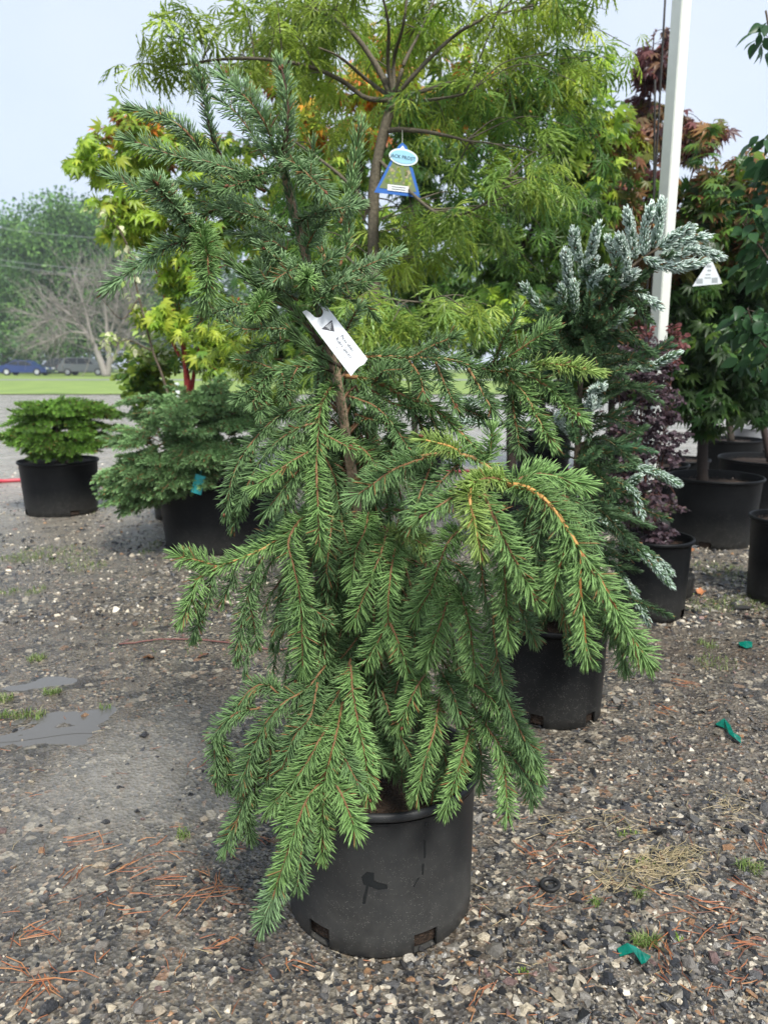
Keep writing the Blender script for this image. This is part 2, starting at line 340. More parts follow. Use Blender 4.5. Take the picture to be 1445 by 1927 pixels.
def stone_object_material():
    m = bpy.data.materials.new('stone'); m.use_nodes = True; t = m.node_tree; b = t.nodes['Principled BSDF']; L = t.links.new
    oi = t.nodes.new('ShaderNodeObjectInfo'); r = t.nodes.new('ShaderNodeValToRGB'); e = r.color_ramp.elements; r.color_ramp.interpolation = 'CONSTANT'
    els = [(0, (0.022, 0.023, 0.026)), (0.26, (0.045, 0.045, 0.05)), (0.40, (0.10, 0.097, 0.095)), (0.52, (0.18, 0.165, 0.145)), (0.64, (0.36, 0.30, 0.22)), (0.76, (0.50, 0.43, 0.31)), (0.88, (0.30, 0.17, 0.09)), (0.94, (0.17, 0.11, 0.10))]
    while len(e) < len(els): e.new(0.5)
    for q, (p, c) in zip(e, els): q.position = p; q.color = (*c, 1)
    L(oi.outputs['Random'], r.inputs['Fac'])
    co = t.nodes.new('ShaderNodeTexCoord'); n = t.nodes.new('ShaderNodeTexNoise'); n.inputs['Scale'].default_value = 2.2; n.inputs['Detail'].default_value = 8; n.inputs['Roughness'].default_value = 0.7; L(co.outputs['Object'], n.inputs['Vector'])
    mr = t.nodes.new('ShaderNodeMapRange'); mr.inputs[1].default_value = 0.3; mr.inputs[2].default_value = 0.7; mr.inputs[3].default_value = 0.55; mr.inputs[4].default_value = 1.35; L(n.outputs['Fac'], mr.inputs[0])
    vm = t.nodes.new('ShaderNodeVectorMath'); vm.operation = 'SCALE'; L(r.outputs[0], vm.inputs[0]); L(mr.outputs[0], vm.inputs['Scale']); L(vm.outputs[0], b.inputs['Base Color'])
    b.inputs['Roughness'].default_value = 0.36
    bp = t.nodes.new('ShaderNodeBump'); bp.inputs['Strength'].default_value = 0.5; bp.inputs['Distance'].default_value = 0.15; L(n.outputs['Fac'], bp.inputs['Height']); L(bp.outputs[0], b.inputs['Normal'])
    return m
M['stoneobj'] = stone_object_material()

# ------------------------------------------------------------------ ground
PUD = [(gnd(190, 1345), 0.20, 0.075, 0.25), (gnd(100, 1280), 0.22, 0.07, 0.3), (gnd(60, 1390), 0.22, 0.06, 0.1), (gnd(470, 1130), 0.30, 0.15, 0.0)]
def gheight(x, y):
    near = np.clip((9-y)/3, 0, 1)
    h = 0.010*(vnoise(x*2.1, y*2.1, 1)-0.5)+0.010*(vnoise(x*7, y*7, 2)-0.5)+0.007*(vnoise(x*19, y*19, 3)-0.5)+0.004*(vnoise(x*45, y*45, 4)-0.5)
    h = h*near
    for (c, rx, ry, a) in PUD:
        dx = x-c[0]; dy = y-c[1]; u = dx*math.cos(a)+dy*math.sin(a); v = -dx*math.sin(a)+dy*math.cos(a)
        h = h-0.008*np.exp(-((u/rx)**2+(v/ry)**2))
    return h
def grow(a0, s0, k, end):
    v = [a0]; s = s0
    while v[-1] < end: s *= k; v.append(v[-1]+s)
    return v[1:]
xr = grow(2.4, 0.03, 1.16, 400); xs = np.array([-v for v in xr[::-1]]+list(np.arange(-2.4, 2.41, 0.025))+xr)
yr = grow(6.0, 0.025, 1.07, 600); ys = np.array([-60, -15, -4, -1, 0.2]+list(np.arange(0.5, 6.01, 0.022))+yr)
GX, GY = np.meshgrid(xs, ys); GZ = gheight(GX, GY)
V = np.stack([GX, GY, GZ], -1).reshape(-1, 3); nx = len(xs); ii = (np.arange(len(ys)-1)[:, None]*nx+np.arange(nx-1)[None, :]).ravel()
F = np.vstack([np.stack([ii, ii+1, ii+nx+1], 1), np.stack([ii, ii+nx+1, ii+nx], 1)])
ground = link('ground', raw_mesh('ground', V, F), M['ground'], kind='structure')
def flat(name, poly, z, m, kind='structure'):
    mb = MB(); V = [(x, y, z) for x, y in poly]; mb.add(V, [(0, i, i+1) for i in range(1, len(V)-1)]); return mb.build(name, m, kind=kind)
flat('lawn', [(-250, 29), (250, 27), (250, 140), (-250, 140)], 0.03, M['lawn'])
flat('road', [(-250, 50.5), (250, 50.5), (250, 54), (-250, 54)], 0.036, M['road'])
for c, rx, ry, a in PUD[:3]:
    mb = MB(); n = 36; P = [c]
    for k in range(n):
        w = 2*math.pi*k/n; q = 1.9+0.3*math.sin(3*w+c[0]*9)+0.2*math.sin(5*w+1); u, v = rx*q*math.cos(w), ry*q*math.sin(w)
        P.append(np.array([c[0]+u*math.cos(a)-v*math.sin(a), c[1]+u*math.sin(a)+v*math.cos(a), 0]))
    P = np.array(P); P[:, 2] = float(gheight(np.array([c[0]]), np.array([c[1]]))[0])+0.0034
    mb.add(P, [(0, 1+k, 1+(k+1) % n) for k in range(n)]); mb.build('puddle', M['water'], kind='structure')

# stones: shapes are convex hulls of random points
def hull(npts, seed, flatten=0.65):
    r = np.random.default_rng(seed); p = nrm(r.standard_normal((npts, 3)))*(0.75+0.35*r.random((npts, 1))); p *= np.array([1.15, 0.85, flatten])
    bm = bmesh.new()
    for q in p: bm.verts.new(q)
    res = bmesh.ops.convex_hull(bm, input=bm.verts)
    bmesh.ops.delete(bm, geom=[v for v in bm.verts if not v.link_faces], context='VERTS')
    bmesh.ops.triangulate(bm, faces=bm.faces); bm.verts.index_update()
    V = np.array([v.co[:] for v in bm.verts]); F = np.array([[v.index for v in f.verts] for f in bm.faces]); bm.free(); return V, F
def euler_mats(n, tilt=0.5):
    a = rng.random(n)*2*math.pi; b = rng.standard_normal(n)*tilt; c = rng.standard_normal(n)*tilt
    Rz = np.zeros((n, 3, 3)); Rz[:, 0, 0] = np.cos(a); Rz[:, 0, 1] = -np.sin(a); Rz[:, 1, 0] = np.sin(a); Rz[:, 1, 1] = np.cos(a); Rz[:, 2, 2] = 1
    Rx = np.zeros((n, 3, 3)); Rx[:, 0, 0] = 1; Rx[:, 1, 1] = np.cos(b); Rx[:, 1, 2] = -np.sin(b); Rx[:, 2, 1] = np.sin(b); Rx[:, 2, 2] = np.cos(b)
    Ry = np.zeros((n, 3, 3)); Ry[:, 1, 1] = 1; Ry[:, 0, 0] = np.cos(c); Ry[:, 0, 2] = np.sin(c); Ry[:, 2, 0] = -np.sin(c); Ry[:, 2, 2] = np.cos(c)
    return Rz @ Rx @ Ry
SPAL = np.array([(0.024, 0.025, 0.027), (0.05, 0.049, 0.050), (0.11, 0.104, 0.094), (0.19, 0.175, 0.148), (0.30, 0.268, 0.215), (0.46, 0.40, 0.30), (0.60, 0.54, 0.43), (0.32, 0.18, 0.09), (0.20, 0.125, 0.105)])
POTS = []                                   # (x, y, r) filled below; used to keep stones out from under the pots
POTSPEC = dict(main=(0.0, 1.462, 0.19), kfir=None)
def screen_points(n, y0, y1, x0=-120, x1=1565):
    px = rng.random(n)*(x1-x0)+x0; py = y0+rng.random(n)*(y1-y0)
    a = (px-CX)/FPX; b = (CY-py)/FPX; dy = cp+b*sp; dz = -sp+b*cp; t = -CAM_H/dz
    return px, py, a*t, dy*t
def gravel(n, y0, y1, med, name):
    px, py, X, Y = screen_points(n, y0, y1)
    keep = rng.random(n) < np.clip(0.35+0.65*(px/1445)+0.7*(vnoise(X*3, Y*3, 9)-0.45)+np.clip((1150-py)/300, 0, 0.4), 0.12, 1)
    keep &= rng.random(n) > 0.62*np.clip(1.5-1.6*np.hypot((X+0.72)*1.15, (Y-1.95)*0.8), 0, 1)
    for (c, rx, ry, a) in PUD[:3]: keep &= (((X-c[0])/rx)**2+((Y-c[1])/ry)**2) > 1.3+rng.random(n)
    X, Y, px = X[keep], Y[keep], px[keep]; n = len(X)
    s = med*np.exp(rng.standard_normal(n)*0.42)*np.where(px < 620, 0.75, 1.0)
    col = (1.35 if med > .01 else 1.0)*SPAL[rng.choice(9, n, p=[0.25, 0.18, 0.15, 0.12, 0.10, 0.09, 0.065, 0.025, 0.02])]*(0.55+0.4*rng.random((n, 1)))
    Z = gheight(X, Y)-s*0.05; Rm = euler_mats(n, 0.45); mb = MB(); which = rng.integers(0, 10, n)
    for k in range(10):
        Vt, Ft = hull(11, 50+k, 0.55); sel = np.where(which == k)[0]
        W = np.einsum('nij,vj->nvi', Rm[sel], Vt)*s[sel][:, None, None]+np.stack([X, Y, Z], 1)[sel][:, None, :]
        Fv = (Ft[None]+(np.arange(len(sel))*len(Vt))[:, None, None]).reshape(-1, 3)
        mb.add(W.reshape(-1, 3), Fv, np.repeat(col[sel], len(Vt), 0))
    return mb.build(name, M['stone'], ground, smooth=False, kind='stuff')
gravel(21000, 960, 2060, 0.0043, 'gravel')
gravel(7500, 1150, 2080, 0.0080, 'coarse_gravel')
gravel(16000, 870, 1180, 0.013, 'far_gravel')
ST = [raw_mesh('stone', *hull(18, 300+k, 0.62), smooth=False) for k in range(9)]
for m_ in ST: m_.materials.append(M['stoneobj'])
placed = [  # (px, py, size px) stones that stand out in the photograph
    (95, 1900, 34), (265, 1900, 34), (300, 1905, 22), (360, 1880, 17), (85, 1690, 22), (25, 1915, 22), (160, 1920, 16), (15, 1770, 14), (1300, 1815, 34), (1345, 1805, 26), (1270, 1800, 22), (1355, 1855, 26), (1420, 1838, 24),
    (1412, 1875, 22), (1330, 1860, 18), (1430, 1920, 26), (985, 1905, 24), (770, 1835, 20), (870, 1850, 17), (1275, 1665, 20), (1305, 1672, 16), (1165, 1685, 22), (1130, 1670, 14), (1280, 1550, 18), (1440, 1525, 28), (1125, 1630, 17), (1435, 1645, 22),
    (1055, 1765, 22), (1095, 1765, 20), (1265, 1745, 20), (1300, 1740, 18), (1165, 1815, 17), (1180, 1825, 14), (1010, 1795, 15), (612, 1880, 17), (1000, 1850, 16), (1400, 1565, 22), (1370, 1600, 20), (1335, 1500, 15), (905, 1605, 18), (935, 1585, 15),
    (160, 1343, 15), (595, 1625, 14), (425, 1595, 20), (385, 1540, 16), (200, 1550, 14), (490, 1565, 16), (275, 1655, 13), (130, 1600, 12), (330, 1670, 12), (1127, 1388, 14), (1085, 1405, 13), (1235, 1305, 14), (1200, 1300, 13), (1385, 1545, 16), (1320, 1640, 15)]
spots = [(*gnd(a, b)[:2], c*mpp(gnd(a, b)[1], b)*0.62) for a, b, c in placed]
while len(spots) < 300:
    px, py, X, Y = screen_points(1, 1180, 2000, 0, 1445)
    if px[0] < 620 and rng.random() < 0.55: continue
    if (X[0]-0)**2+(Y[0]-1.46)**2 < 0.24**2 or (X[0]-0.52)**2+(Y[0]-2.38)**2 < 0.22**2: continue
    spots.append((X[0], Y[0], 0.007+0.012*rng.random()**2.5))
for x, y, s in spots:
    z = float(gheight(np.array([x]), np.array([y]))[0])
    o = link('stone', ST[rng.integers(0, 9)], None, ground, (x, y, z+s*0.08), (rng.standard_normal()*0.25, rng.standard_normal()*0.25, rng.random()*6.28)); o.scale = (s, s, s)

# ------------------------------------------------------------------ pots
def make_pot(parent, c, rt, rb, h, notches=(), m='pot', seg=72, soil=True, fill=0.88, rimw=0.011):
    """tapered nursery pot with rolled rim, wall thickness, drainage notches and soil"""
    c = np.asarray(c, float); hn = 0.045; w = 0.004
    zl = [0.0, 0.004, hn, h*0.35, h*0.65, h-0.028]
    rad = lambda z: rb+(rt-0.012-rb)*z/h
    prof = [(rad(0)-0.006, 0.0)]+[(rad(z), z) for z in zl[1:]]+[(rad(h-0.028)+0.001, h-0.026), (rt-0.003, h-0.022)]
    inner = [(rt-rimw, h-0.004), (rad(h)-w, h-0.03), (rad(h*0.5)-w, h*0.5), (rad(hn)-w, hn), (rad(0.004)-w, 0.004)]
    na = [int(round(a/360*seg)) for a in notches]
    def skip(i, j): return i == 1 and any(((j-a) % seg) < 3 for a in na)
    mb = MB(); lathe(mb, prof, seg, skip=skip); n1 = len(prof)
    lathe(mb, inner, seg, skip=lambda i, j: i == len(inner)-2 and any(((j-a) % seg) < 3 for a in na))
    lathe(mb, [(rad(0)-0.006, 0.0), (0.0001, 0.004)], seg)
    for q in range(len(mb.V)): mb.V[q] = mb.V[q]+c.astype(np.float32)
    off = base_of(parent)
    p = mb.build('pot', M[m], parent, off)
    rm = MB(); a = np.linspace(-1.9, math.pi+0.9, 12)
    rr = 0.0095; rp = [(rt-rimw*0.5+math.cos(t)*rimw*0.62*(1 if math.cos(t) > 0 else 0.9), h-0.011+math.sin(t)*rr) for t in a]
    lathe(rm, rp, seg, center=c); rm.build('rim', M[m], p, off)
    if soil:
        s = MB(); rs = rad(h*fill)-w-0.001; pr = [(rad(0.01)-0.012, 0.008), (rs, h*fill-0.01), (rs*0.97, h*fill)]+[(rs*k, h*fill+0.012*math.sin((1-k)*2.2)) for k in (0.8, 0.6, 0.4, 0.2)]+[(0.001, h*fill+0.012)]
        lathe(s, pr, 48)
        V = s.V[0]; V[:, 2] += (0.012*(vnoise(V[:, 0]*40+9, V[:, 1]*40, 5)-0.5)).astype(np.float32)*(V[:, 2] > h*fill-0.005); s.V[0] = V+c.astype(np.float32)
        # shredded bark mulch lying on the soil
        n = 420; rad_ = rs*np.sqrt(rng.random(n))*0.97; an = rng.random(n)*6.283
        P = np.stack([rad_*np.cos(an), rad_*np.sin(an), np.full(n, h*fill+0.012)+0.006*rng.random(n)], 1)+c
        d = nrm(np.stack([rng.standard_normal(n), rng.standard_normal(n), 0.25*rng.standard_normal(n)], 1)); l = 0.006+0.016*rng.random((n, 1)); s2 = nrm(np.cross(d, [0, 0, 1]))*0.0012
        mu = MB(); Vv = np.stack([P-d*l, P+s2, P+d*l, P-s2], 1).reshape(-1, 3); k = np.arange(n)[:, None]*4
        Fm = np.vstack([k+np.array([[0, 1, 2]]), k+np.array([[0, 2, 3]])]); cm = np.repeat(np.array([(0.05, 0.028, 0.016), (0.09, 0.045, 0.025), (0.03, 0.02, 0.014)])[rng.integers(0, 3, n)], 4, 0)
        so_ = s.build('soil', M['soil'], parent, off); mu.add(Vv, Fm, cm); mu.build('bark_mulch', M['litter'], so_, off, kind='stuff')
    return p

# ------------------------------------------------------------------ needle-bearing shoots
def needle_set(mb, P, dens, length, width, ang=55, start=0.0, ref=None, spread=0.62, top=0.3, c0=(0.05, 0.11, 0.04), c1=(0.08, 0.17, 0.05), var=0.25, curl=0.25, simple=False, jitter=0.15, brush=True):
    P = np.asarray(P, float); seg = np.linalg.norm(np.diff(P, axis=0), axis=1); l = np.r_[0, np.cumsum(seg)]; Ltot = l[-1]
    n = max(6, int(Ltot*(1-start)*dens)); u = (start+(1-start)*(np.arange(n)+rng.random(n))/n)*Ltot
    if brush: nb = max(6, int(0.010*dens)); u = np.r_[u, Ltot*(1-0.012*rng.random(nb))]; n += nb
    if Ltot > 0.05:
        gap = vnoise(u*70+rng.random()*200, np.full(n, rng.random()*200), 21); kp = rng.random(n) < np.clip(0.5+1.25*gap, 0.3, 1); u = u[kp]; n = len(u)
    T = nrm(np.gradient(P, axis=0))
    p = np.stack([np.interp(u, l, P[:, k]) for k in range(3)], 1); t = nrm(np.stack([np.interp(u, l, T[:, k]) for k in range(3)], 1))
    rf = np.asarray(ref if ref is not None else (0, -0.4, 1.0), float); v = nrm(rf-(t@rf)[:, None]*t); w = np.cross(t, v)
    ph = np.where(rng.random(n) < 0.5, 0, math.pi)+rng.standard_normal(n)*spread
    tp = rng.random(n) < top; ph = np.where(tp, rng.random(n)*2*math.pi, ph)
    o = np.cos(ph)[:, None]*w+np.sin(ph)[:, None]*v
    fr = u/Ltot; al = np.radians(ang)*(1+jitter*rng.standard_normal(n))
    al = np.where(fr > 0.93, al*(1-0.75*np.clip((fr-0.93)/0.07, 0, 1)), al)
    d = np.cos(al)[:, None]*t+np.sin(al)[:, None]*o
    d2 = nrm(d*(1-curl)+t*curl+0.04*rng.standard_normal((n, 3)))
    Ln = (length*(0.72+0.46*rng.random(n))*np.where(fr < start+0.06, 0.85, 1.0))[:, None]
    sd = nrm(np.cross(d, o)); hw = width*0.5
    ru = nrm(np.cross(sd, d))
    mid = p+nrm(d+0.5*(d2-d))*Ln*0.78; tip = mid+d2*Ln*0.22
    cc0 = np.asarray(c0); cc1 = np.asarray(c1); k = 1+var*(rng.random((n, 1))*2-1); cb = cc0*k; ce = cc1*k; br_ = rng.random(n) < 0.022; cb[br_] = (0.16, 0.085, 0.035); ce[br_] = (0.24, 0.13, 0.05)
    if simple:
        V = np.stack([p+sd*hw*0.7, p-sd*hw*0.7, mid+ru*hw*0.6+sd*hw, mid+ru*hw*0.6-sd*hw, tip], 1)
        Fi = np.array([[0, 1, 2], [1, 3, 2], [2, 3, 4]]); C = np.stack([cb, cb, (cb+ce)/2, (cb+ce)/2, ce], 1); nv = 5
    else:
        V = np.stack([p+sd*hw*0.8, p-sd*hw*0.8, p+ru*hw*1.1, mid+sd*hw, mid-sd*hw, mid+ru*hw*1.2, tip], 1)
        Fi = np.array([[0, 3, 2], [2, 3, 5], [2, 5, 1], [1, 5, 4], [1, 4, 0], [0, 4, 3], [3, 6, 5], [5, 6, 4], [4, 6, 3]]); nv = 7
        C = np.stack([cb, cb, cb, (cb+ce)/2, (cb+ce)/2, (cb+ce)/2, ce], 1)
    mb.add(V.reshape(-1, 3), (Fi[None]+(np.arange(n)*nv)[:, None, None]).reshape(-1, 3), C.reshape(-1, 3))

Y0 = 1.462
SPX = 0.0
spruce = thing('potted_spruce_tree', 'tall weeping green spruce in a dusty black pot, nearest plant with white name tag', 'tree', (0, Y0, 0))
# notch angles measured from +x; the camera looks along +y so the near side is at -90
PXC = -0.009
make_pot(spruce, (PXC, Y0, 0), 0.215, 0.200, 0.326, notches=(-72, -136, 30, 120), fill=0.9, m='potdust')
def on_pot(px, py):                             # point on the front of the near pot's wall under a photo pixel
    d = ray(px, py); o = np.array([0, 0, CAM_H]); best = None
    for t in np.linspace(0.8, 2.2, 3000):
        q = o+d*t; r = math.hypot(q[0]-PXC, q[1]-Y0); rw = 0.200+(0.203-0.200)*q[2]/0.326
        if r < rw: return q
    return q
pot_main = [c for c in spruce.children if c.name.startswith('pot')][0]
def stain(pts):
    mb = MB(); Q = np.array([on_pot(*p) for p in pts]); out = nrm(np.stack([Q[:, 0]-PXC, Q[:, 1]-Y0, np.zeros(len(Q))], 1)); Q = Q+out*0.0008
    c = Q.mean(0); rc = math.hypot(c[0]-PXC, c[1]-Y0); rq = np.hypot(Q[:, 0]-PXC, Q[:, 1]-Y0).mean(); c = np.array([PXC+(c[0]-PXC)*rq/rc, Y0+(c[1]-Y0)*rq/rc, c[2]])
    mb.add(np.vstack([c, Q]), [(0, 1+k, 1+(k+1) % len(Q)) for k in range(len(Q))]); o = mb.build('water_stain', M['wet'], pot_main, base_of(spruce))
stain([(680, 1650), (690, 1640), (704, 1642), (700, 1655), (712, 1660), (728, 1664), (730, 1672), (712, 1674), (696, 1668), (684, 1664)])
stain([(690, 1664), (694, 1666), (688, 1700), (682, 1701), (683, 1690)])
stain([(797, 1580), (801, 1582), (801, 1612), (797, 1616)]); stain([(794, 1625), (798, 1625), (796, 1647), (793, 1645)]); stain([(786, 1651), (789, 1651), (779, 1669), (777, 1668)])
stain([(799, 1548), (806, 1547), (806, 1556), (799, 1556)]); stain([(722, 1549), (730, 1548), (729, 1556), (723, 1555)])

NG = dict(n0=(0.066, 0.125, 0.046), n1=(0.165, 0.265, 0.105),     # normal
          u0=(0.085, 0.155, 0.065), u1=(0.225, 0.335, 0.165),     # upper, greyer
          b0=(0.095, 0.180, 0.052), b1=(0.215, 0.340, 0.120),     # bright young growth
          y0=(0.150, 0.230, 0.050), y1=(0.29, 0.39, 0.12))     # yellow-tipped
def trunk_pt(z):
    return np.array([np.interp(z, TZ, TP[:, 0]), np.interp(z, TZ, TP[:, 1]), z])
# stem: photo pixels with the pot's depth
TPX = [(706, 1500), (700, 1390), (692, 1250), (684, 1120), (672, 980), (662, 890), (648, 800), (636, 720), (614, 630), (592, 545), (570, 462), (550, 385), (530, 305)]
TP = np.array([at(x, y, Y0+0.0) for x, y in TPX]); TZ = TP[:, 2]
mb = MB(); tp, _ = spline(TP, 90); fz = np.linspace(0, 1, 90)
tube(mb, tp, 0.0150-0.0085*fz, np.array([(0.36, 0.26, 0.17)]*90)*(1-0.45*np.clip((fz-0.5)/0.25, 0, 1))[:, None], sides=12, bumps=0.05)
stem = mb.build('trunk', M['bark'], spruce)
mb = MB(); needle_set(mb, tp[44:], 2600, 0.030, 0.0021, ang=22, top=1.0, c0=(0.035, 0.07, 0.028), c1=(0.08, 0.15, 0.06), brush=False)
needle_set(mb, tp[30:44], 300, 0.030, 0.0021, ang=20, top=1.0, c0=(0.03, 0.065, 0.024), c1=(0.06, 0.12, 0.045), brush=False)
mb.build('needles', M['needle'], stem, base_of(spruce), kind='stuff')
def sshoot(pts, kind='n', r=0.0022, start=0.02, dens=1500, nl=0.0235, ang=56, spread=0.62, top=0.33, bud=False, simple=False, wood=(0.19, 0.10, 0.045), name='branch'):
    P = np.array([at(x, y, Y0+d) for x, y, d in pts]); P, Ls = spline(P, max(8, int(10+len(P)*6)))
    out = P.mean(0)-trunk_pt(P.mean(0)[2]); out[2] = 0
    if np.linalg.norm(out) < 0.02: out = np.array([0, -1, 0])
    ref = nrm(out)*0.8+np.array([0, -0.45, 0.75])
    mb = MB(); f = np.linspace(0, 1, len(P)); w = np.asarray(wood)*(0.85+0.3*rng.random())
    tube(mb, P, 1.0*r*(1-0.5*f), np.tile(w, (len(P), 1)), sides=5, bumps=0.12)
    if bud or rng.random() < 0.3:
        for k in range(4 if bud else 2):
            q = P[-1]+rng.standard_normal(3)*0.003; tube(mb, [q, q+0.004*nrm(P[-1]-P[-2]), q+0.008*nrm(P[-1]-P[-2])], [0.0022, 0.0028, 0.0006], (0.13, 0.05, 0.025), sides=5)
    b = mb.build(name, M['twig'], spruce)
    mb = MB(); c0 = np.array(NG[kind+'0']); c1 = np.array(NG[kind+'1']); s = 0.85+0.3*rng.random()
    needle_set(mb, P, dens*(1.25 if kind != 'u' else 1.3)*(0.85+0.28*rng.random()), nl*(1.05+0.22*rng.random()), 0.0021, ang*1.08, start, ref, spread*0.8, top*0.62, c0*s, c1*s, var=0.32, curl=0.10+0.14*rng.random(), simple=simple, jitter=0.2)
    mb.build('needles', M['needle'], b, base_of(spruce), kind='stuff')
DK = (0.05, 0.035, 0.025)
# ---- upper crown (photo px, py, depth offset from the stem; minus = nearer)
sshoot([(530, 310, 0), (540, 240, -.02), (540, 185, -.03), (530, 128, -.04)], 'u', 0.0062, 0.0, 2100, 0.023, 48, .7, 0.5, True, wood=(0.075, 0.045, 0.03))
sshoot([(524, 303, 0), (503, 240, -.03), (470, 192, -.05), (424, 148, -.06)], 'u', 0.003, .03, 1900, 0.027)
sshoot([(500, 300, .03), (470, 245, .04), (437, 205, .05), (415, 190, .05)], 'u', 0.002, .05, 1300)
sshoot([(418, 300, .02), (402, 262, 0), (386, 190, -.02), (370, 130, -.04)], 'u', 0.0042, 0.1, 1700, 0.021, 48, .8, 0.6, True, wood=(0.10, 0.045, 0.03))
sshoot([(455, 360, 0), (400, 318, -.02), (368, 268, -.04), (330, 232, -.05), (258, 206, -.06)], 'u', 0.0035, .15, 1800)
sshoot([(500, 360, 0), (430, 322, -.04), (370, 306, -.07), (312, 288, -.09), (246, 264, -.11)], 'u', 0.0035, .1, 1800, wood=(0.14, 0.07, 0.035))
sshoot([(500, 345, -.03), (455, 326, -.08), (415, 312, -.10), (378, 300, -.11)], 'u', 0.0025, .05)
sshoot([(524, 314, -.01), (490, 330, -.07), (455, 345, -.11), (424, 354, -.13)], 'n', 0.003, .04, 2000, wood=(0.16, 0.08, 0.04))
sshoot([(362, 425, -.12), (318, 388, -.13), (284, 364, -.14), (246, 350, -.15), (213, 332, -.16)], 'u', 0.0025, .2, 1700)
sshoot([(370, 432, -.12), (342, 408, -.17), (315, 372, -.22), (290, 342, -.26)], 'u', 0.0038, .02, 2500, 0.025, 50, 1.1, 0.9, True, wood=(0.08, 0.05, 0.03))
sshoot([(372, 452, -.12), (318, 464, -.16), (258, 502, -.18), (212, 536, -.19)], 'u', 0.003, .02, 1900, 0.026, wood=(0.13, 0.07, 0.04))
sshoot([(375, 428, -.12), (386, 462, -.20), (393, 510, -.24), (386, 566, -.24)], 'b', 0.003, .0, 2300, 0.026, 58, 0.8, 0.5)
sshoot([(604, 648, 0), (560, 592, -.03), (500, 548, -.06), (435, 492, -.10), (372, 432, -.12)], 'n', 0.006, .05, 1500, 0.03, 18, 1.2, 1.0, wood=DK)
sshoot([(640, 690, 0), (590, 660, -.03), (540, 615, -.05), (500, 570, -.06)], 'n', 0.005, .05, 1500, 0.03, 18, 1.2, 1.0, wood=DK)
sshoot([(500, 395, .02), (440, 375, .03), (395, 352, .03), (350, 345, .03)], 'u', 0.0022)
sshoot([(470, 400, .02), (420, 392, .02), (380, 380, .03), (345, 400, .03)], 'u', 0.0022)
sshoot([(440, 410, 0), (405, 395, -.02), (375, 410, -.03), (360, 405, -.04)], 'n', 0.0022)
sshoot([(536, 300, -.01), (560, 312, -.05), (585, 335, -.08), (612, 362, -.10)], 'u', 0.003, .0, 2300, 0.027, 60)
sshoot([(585, 345, .02), (588, 310, .03), (590, 280, .03)], 'n', 0.002)
sshoot([(640, 420, .02), (658, 370, .02), (667, 305, .01), (676, 246, 0)], 'n', 0.0036, .1, 1600, 0.027, 30, 1.1, 0.8, True, wood=(0.24, 0.11, 0.045))
sshoot([(560, 418, 0), (596, 402, -.05), (630, 394, -.08), (668, 388, -.10)], 'u', 0.003, .03, 2100, 0.025)
sshoot([(546, 436, 0), (505, 416, -.05), (462, 404, -.09), (425, 390, -.11)], 'u', 0.0028, .05, 1800)
sshoot([(640, 500, .05), (654, 450, .05), (657, 405, .05)], 'n', 0.0032, 0.1, 1500, 0.024, 35, 1.1, 0.8, wood=(0.26, 0.12, 0.05))
sshoot([(612, 490, .03), (604, 455, .04), (604, 425, .04)], 'n', 0.0032, 0.1, 1500, 0.024, 35, 1.1, 0.8, wood=(0.26, 0.12, 0.05))
sshoot([(594, 550, 0), (640, 525, -.03), (672, 508, -.05), (705, 494, -.06), (745, 478, -.07)], 'u', 0.003, .08, 1900)
sshoot([(575, 470, 0), (590, 440, -.02), (605, 420, -.04)], 'u', 0.0025)
sshoot([(585, 520, 0), (605, 502, -.05), (628, 484, -.07)], 'u', 0.0025, .05)
sshoot([(582, 545, -.01), (580, 530, -.06), (578, 522, -.10)], 'b', 0.003, .1, 2600, 0.024, 62, 1.2, 1.0)
sshoot([(594, 552, 0), (620, 543, -.06), (656, 531, -.10)], 'u', 0.003, .05, 2000)
sshoot([(640, 545, .02), (672, 535, .02), (700, 528, .02)], 'n', 0.002)
sshoot([(645, 560, .03), (680, 570, .03), (700, 590, .03)], 'n', 0.002)
sshoot([(502, 556, -.06), (492, 572, -.12), (478, 592, -.16)], 'b', 0.003, .05, 2400, 0.025, 60, 1.1, .9)
sshoot([(520, 560, -.04), (508, 520, -.06), (502, 495, -.07)], 'n', 0.003, .2, 1500, wood=DK)
sshoot([(468, 572, -.08), (425, 582, -.11), (384, 598, -.13)], 'u', 0.0025, .02, 1700)
sshoot([(545, 620, -.05), (500, 618, -.08), (462, 620, -.10), (432, 608, -.11)], 'u', 0.0028, .05, 1700)
sshoot([(545, 640, -.04), (500, 650, -.06), (470, 668, -.08)], 'n', 0.0025, .05)
sshoot([(648, 630, .0), (660, 605, -.02), (672, 582, -.03)], 'u', 0.003, .05, 1500, 0.022, 60, 1.1, .8, wood=(0.12, 0.05, 0.03))
sshoot([(560, 565, 0), (530, 545, -.05), (505, 530, -.08), (488, 505, -.09)], 'u', 0.0025)
sshoot([(555, 520, 0), (525, 490, -.06), (495, 465, -.10)], 'u', 0.0025, .05)
sshoot([(540, 470, .02), (500, 448, .03), (450, 440, .04)], 'u', 0.0025)
sshoot([(575, 500, -.02), (545, 510, -.08), (520, 525, -.10)], 'u', 0.0025)
sshoot([(620, 590, .03), (600, 565, -.04), (612, 560, -.07)], 'n', 0.0025)
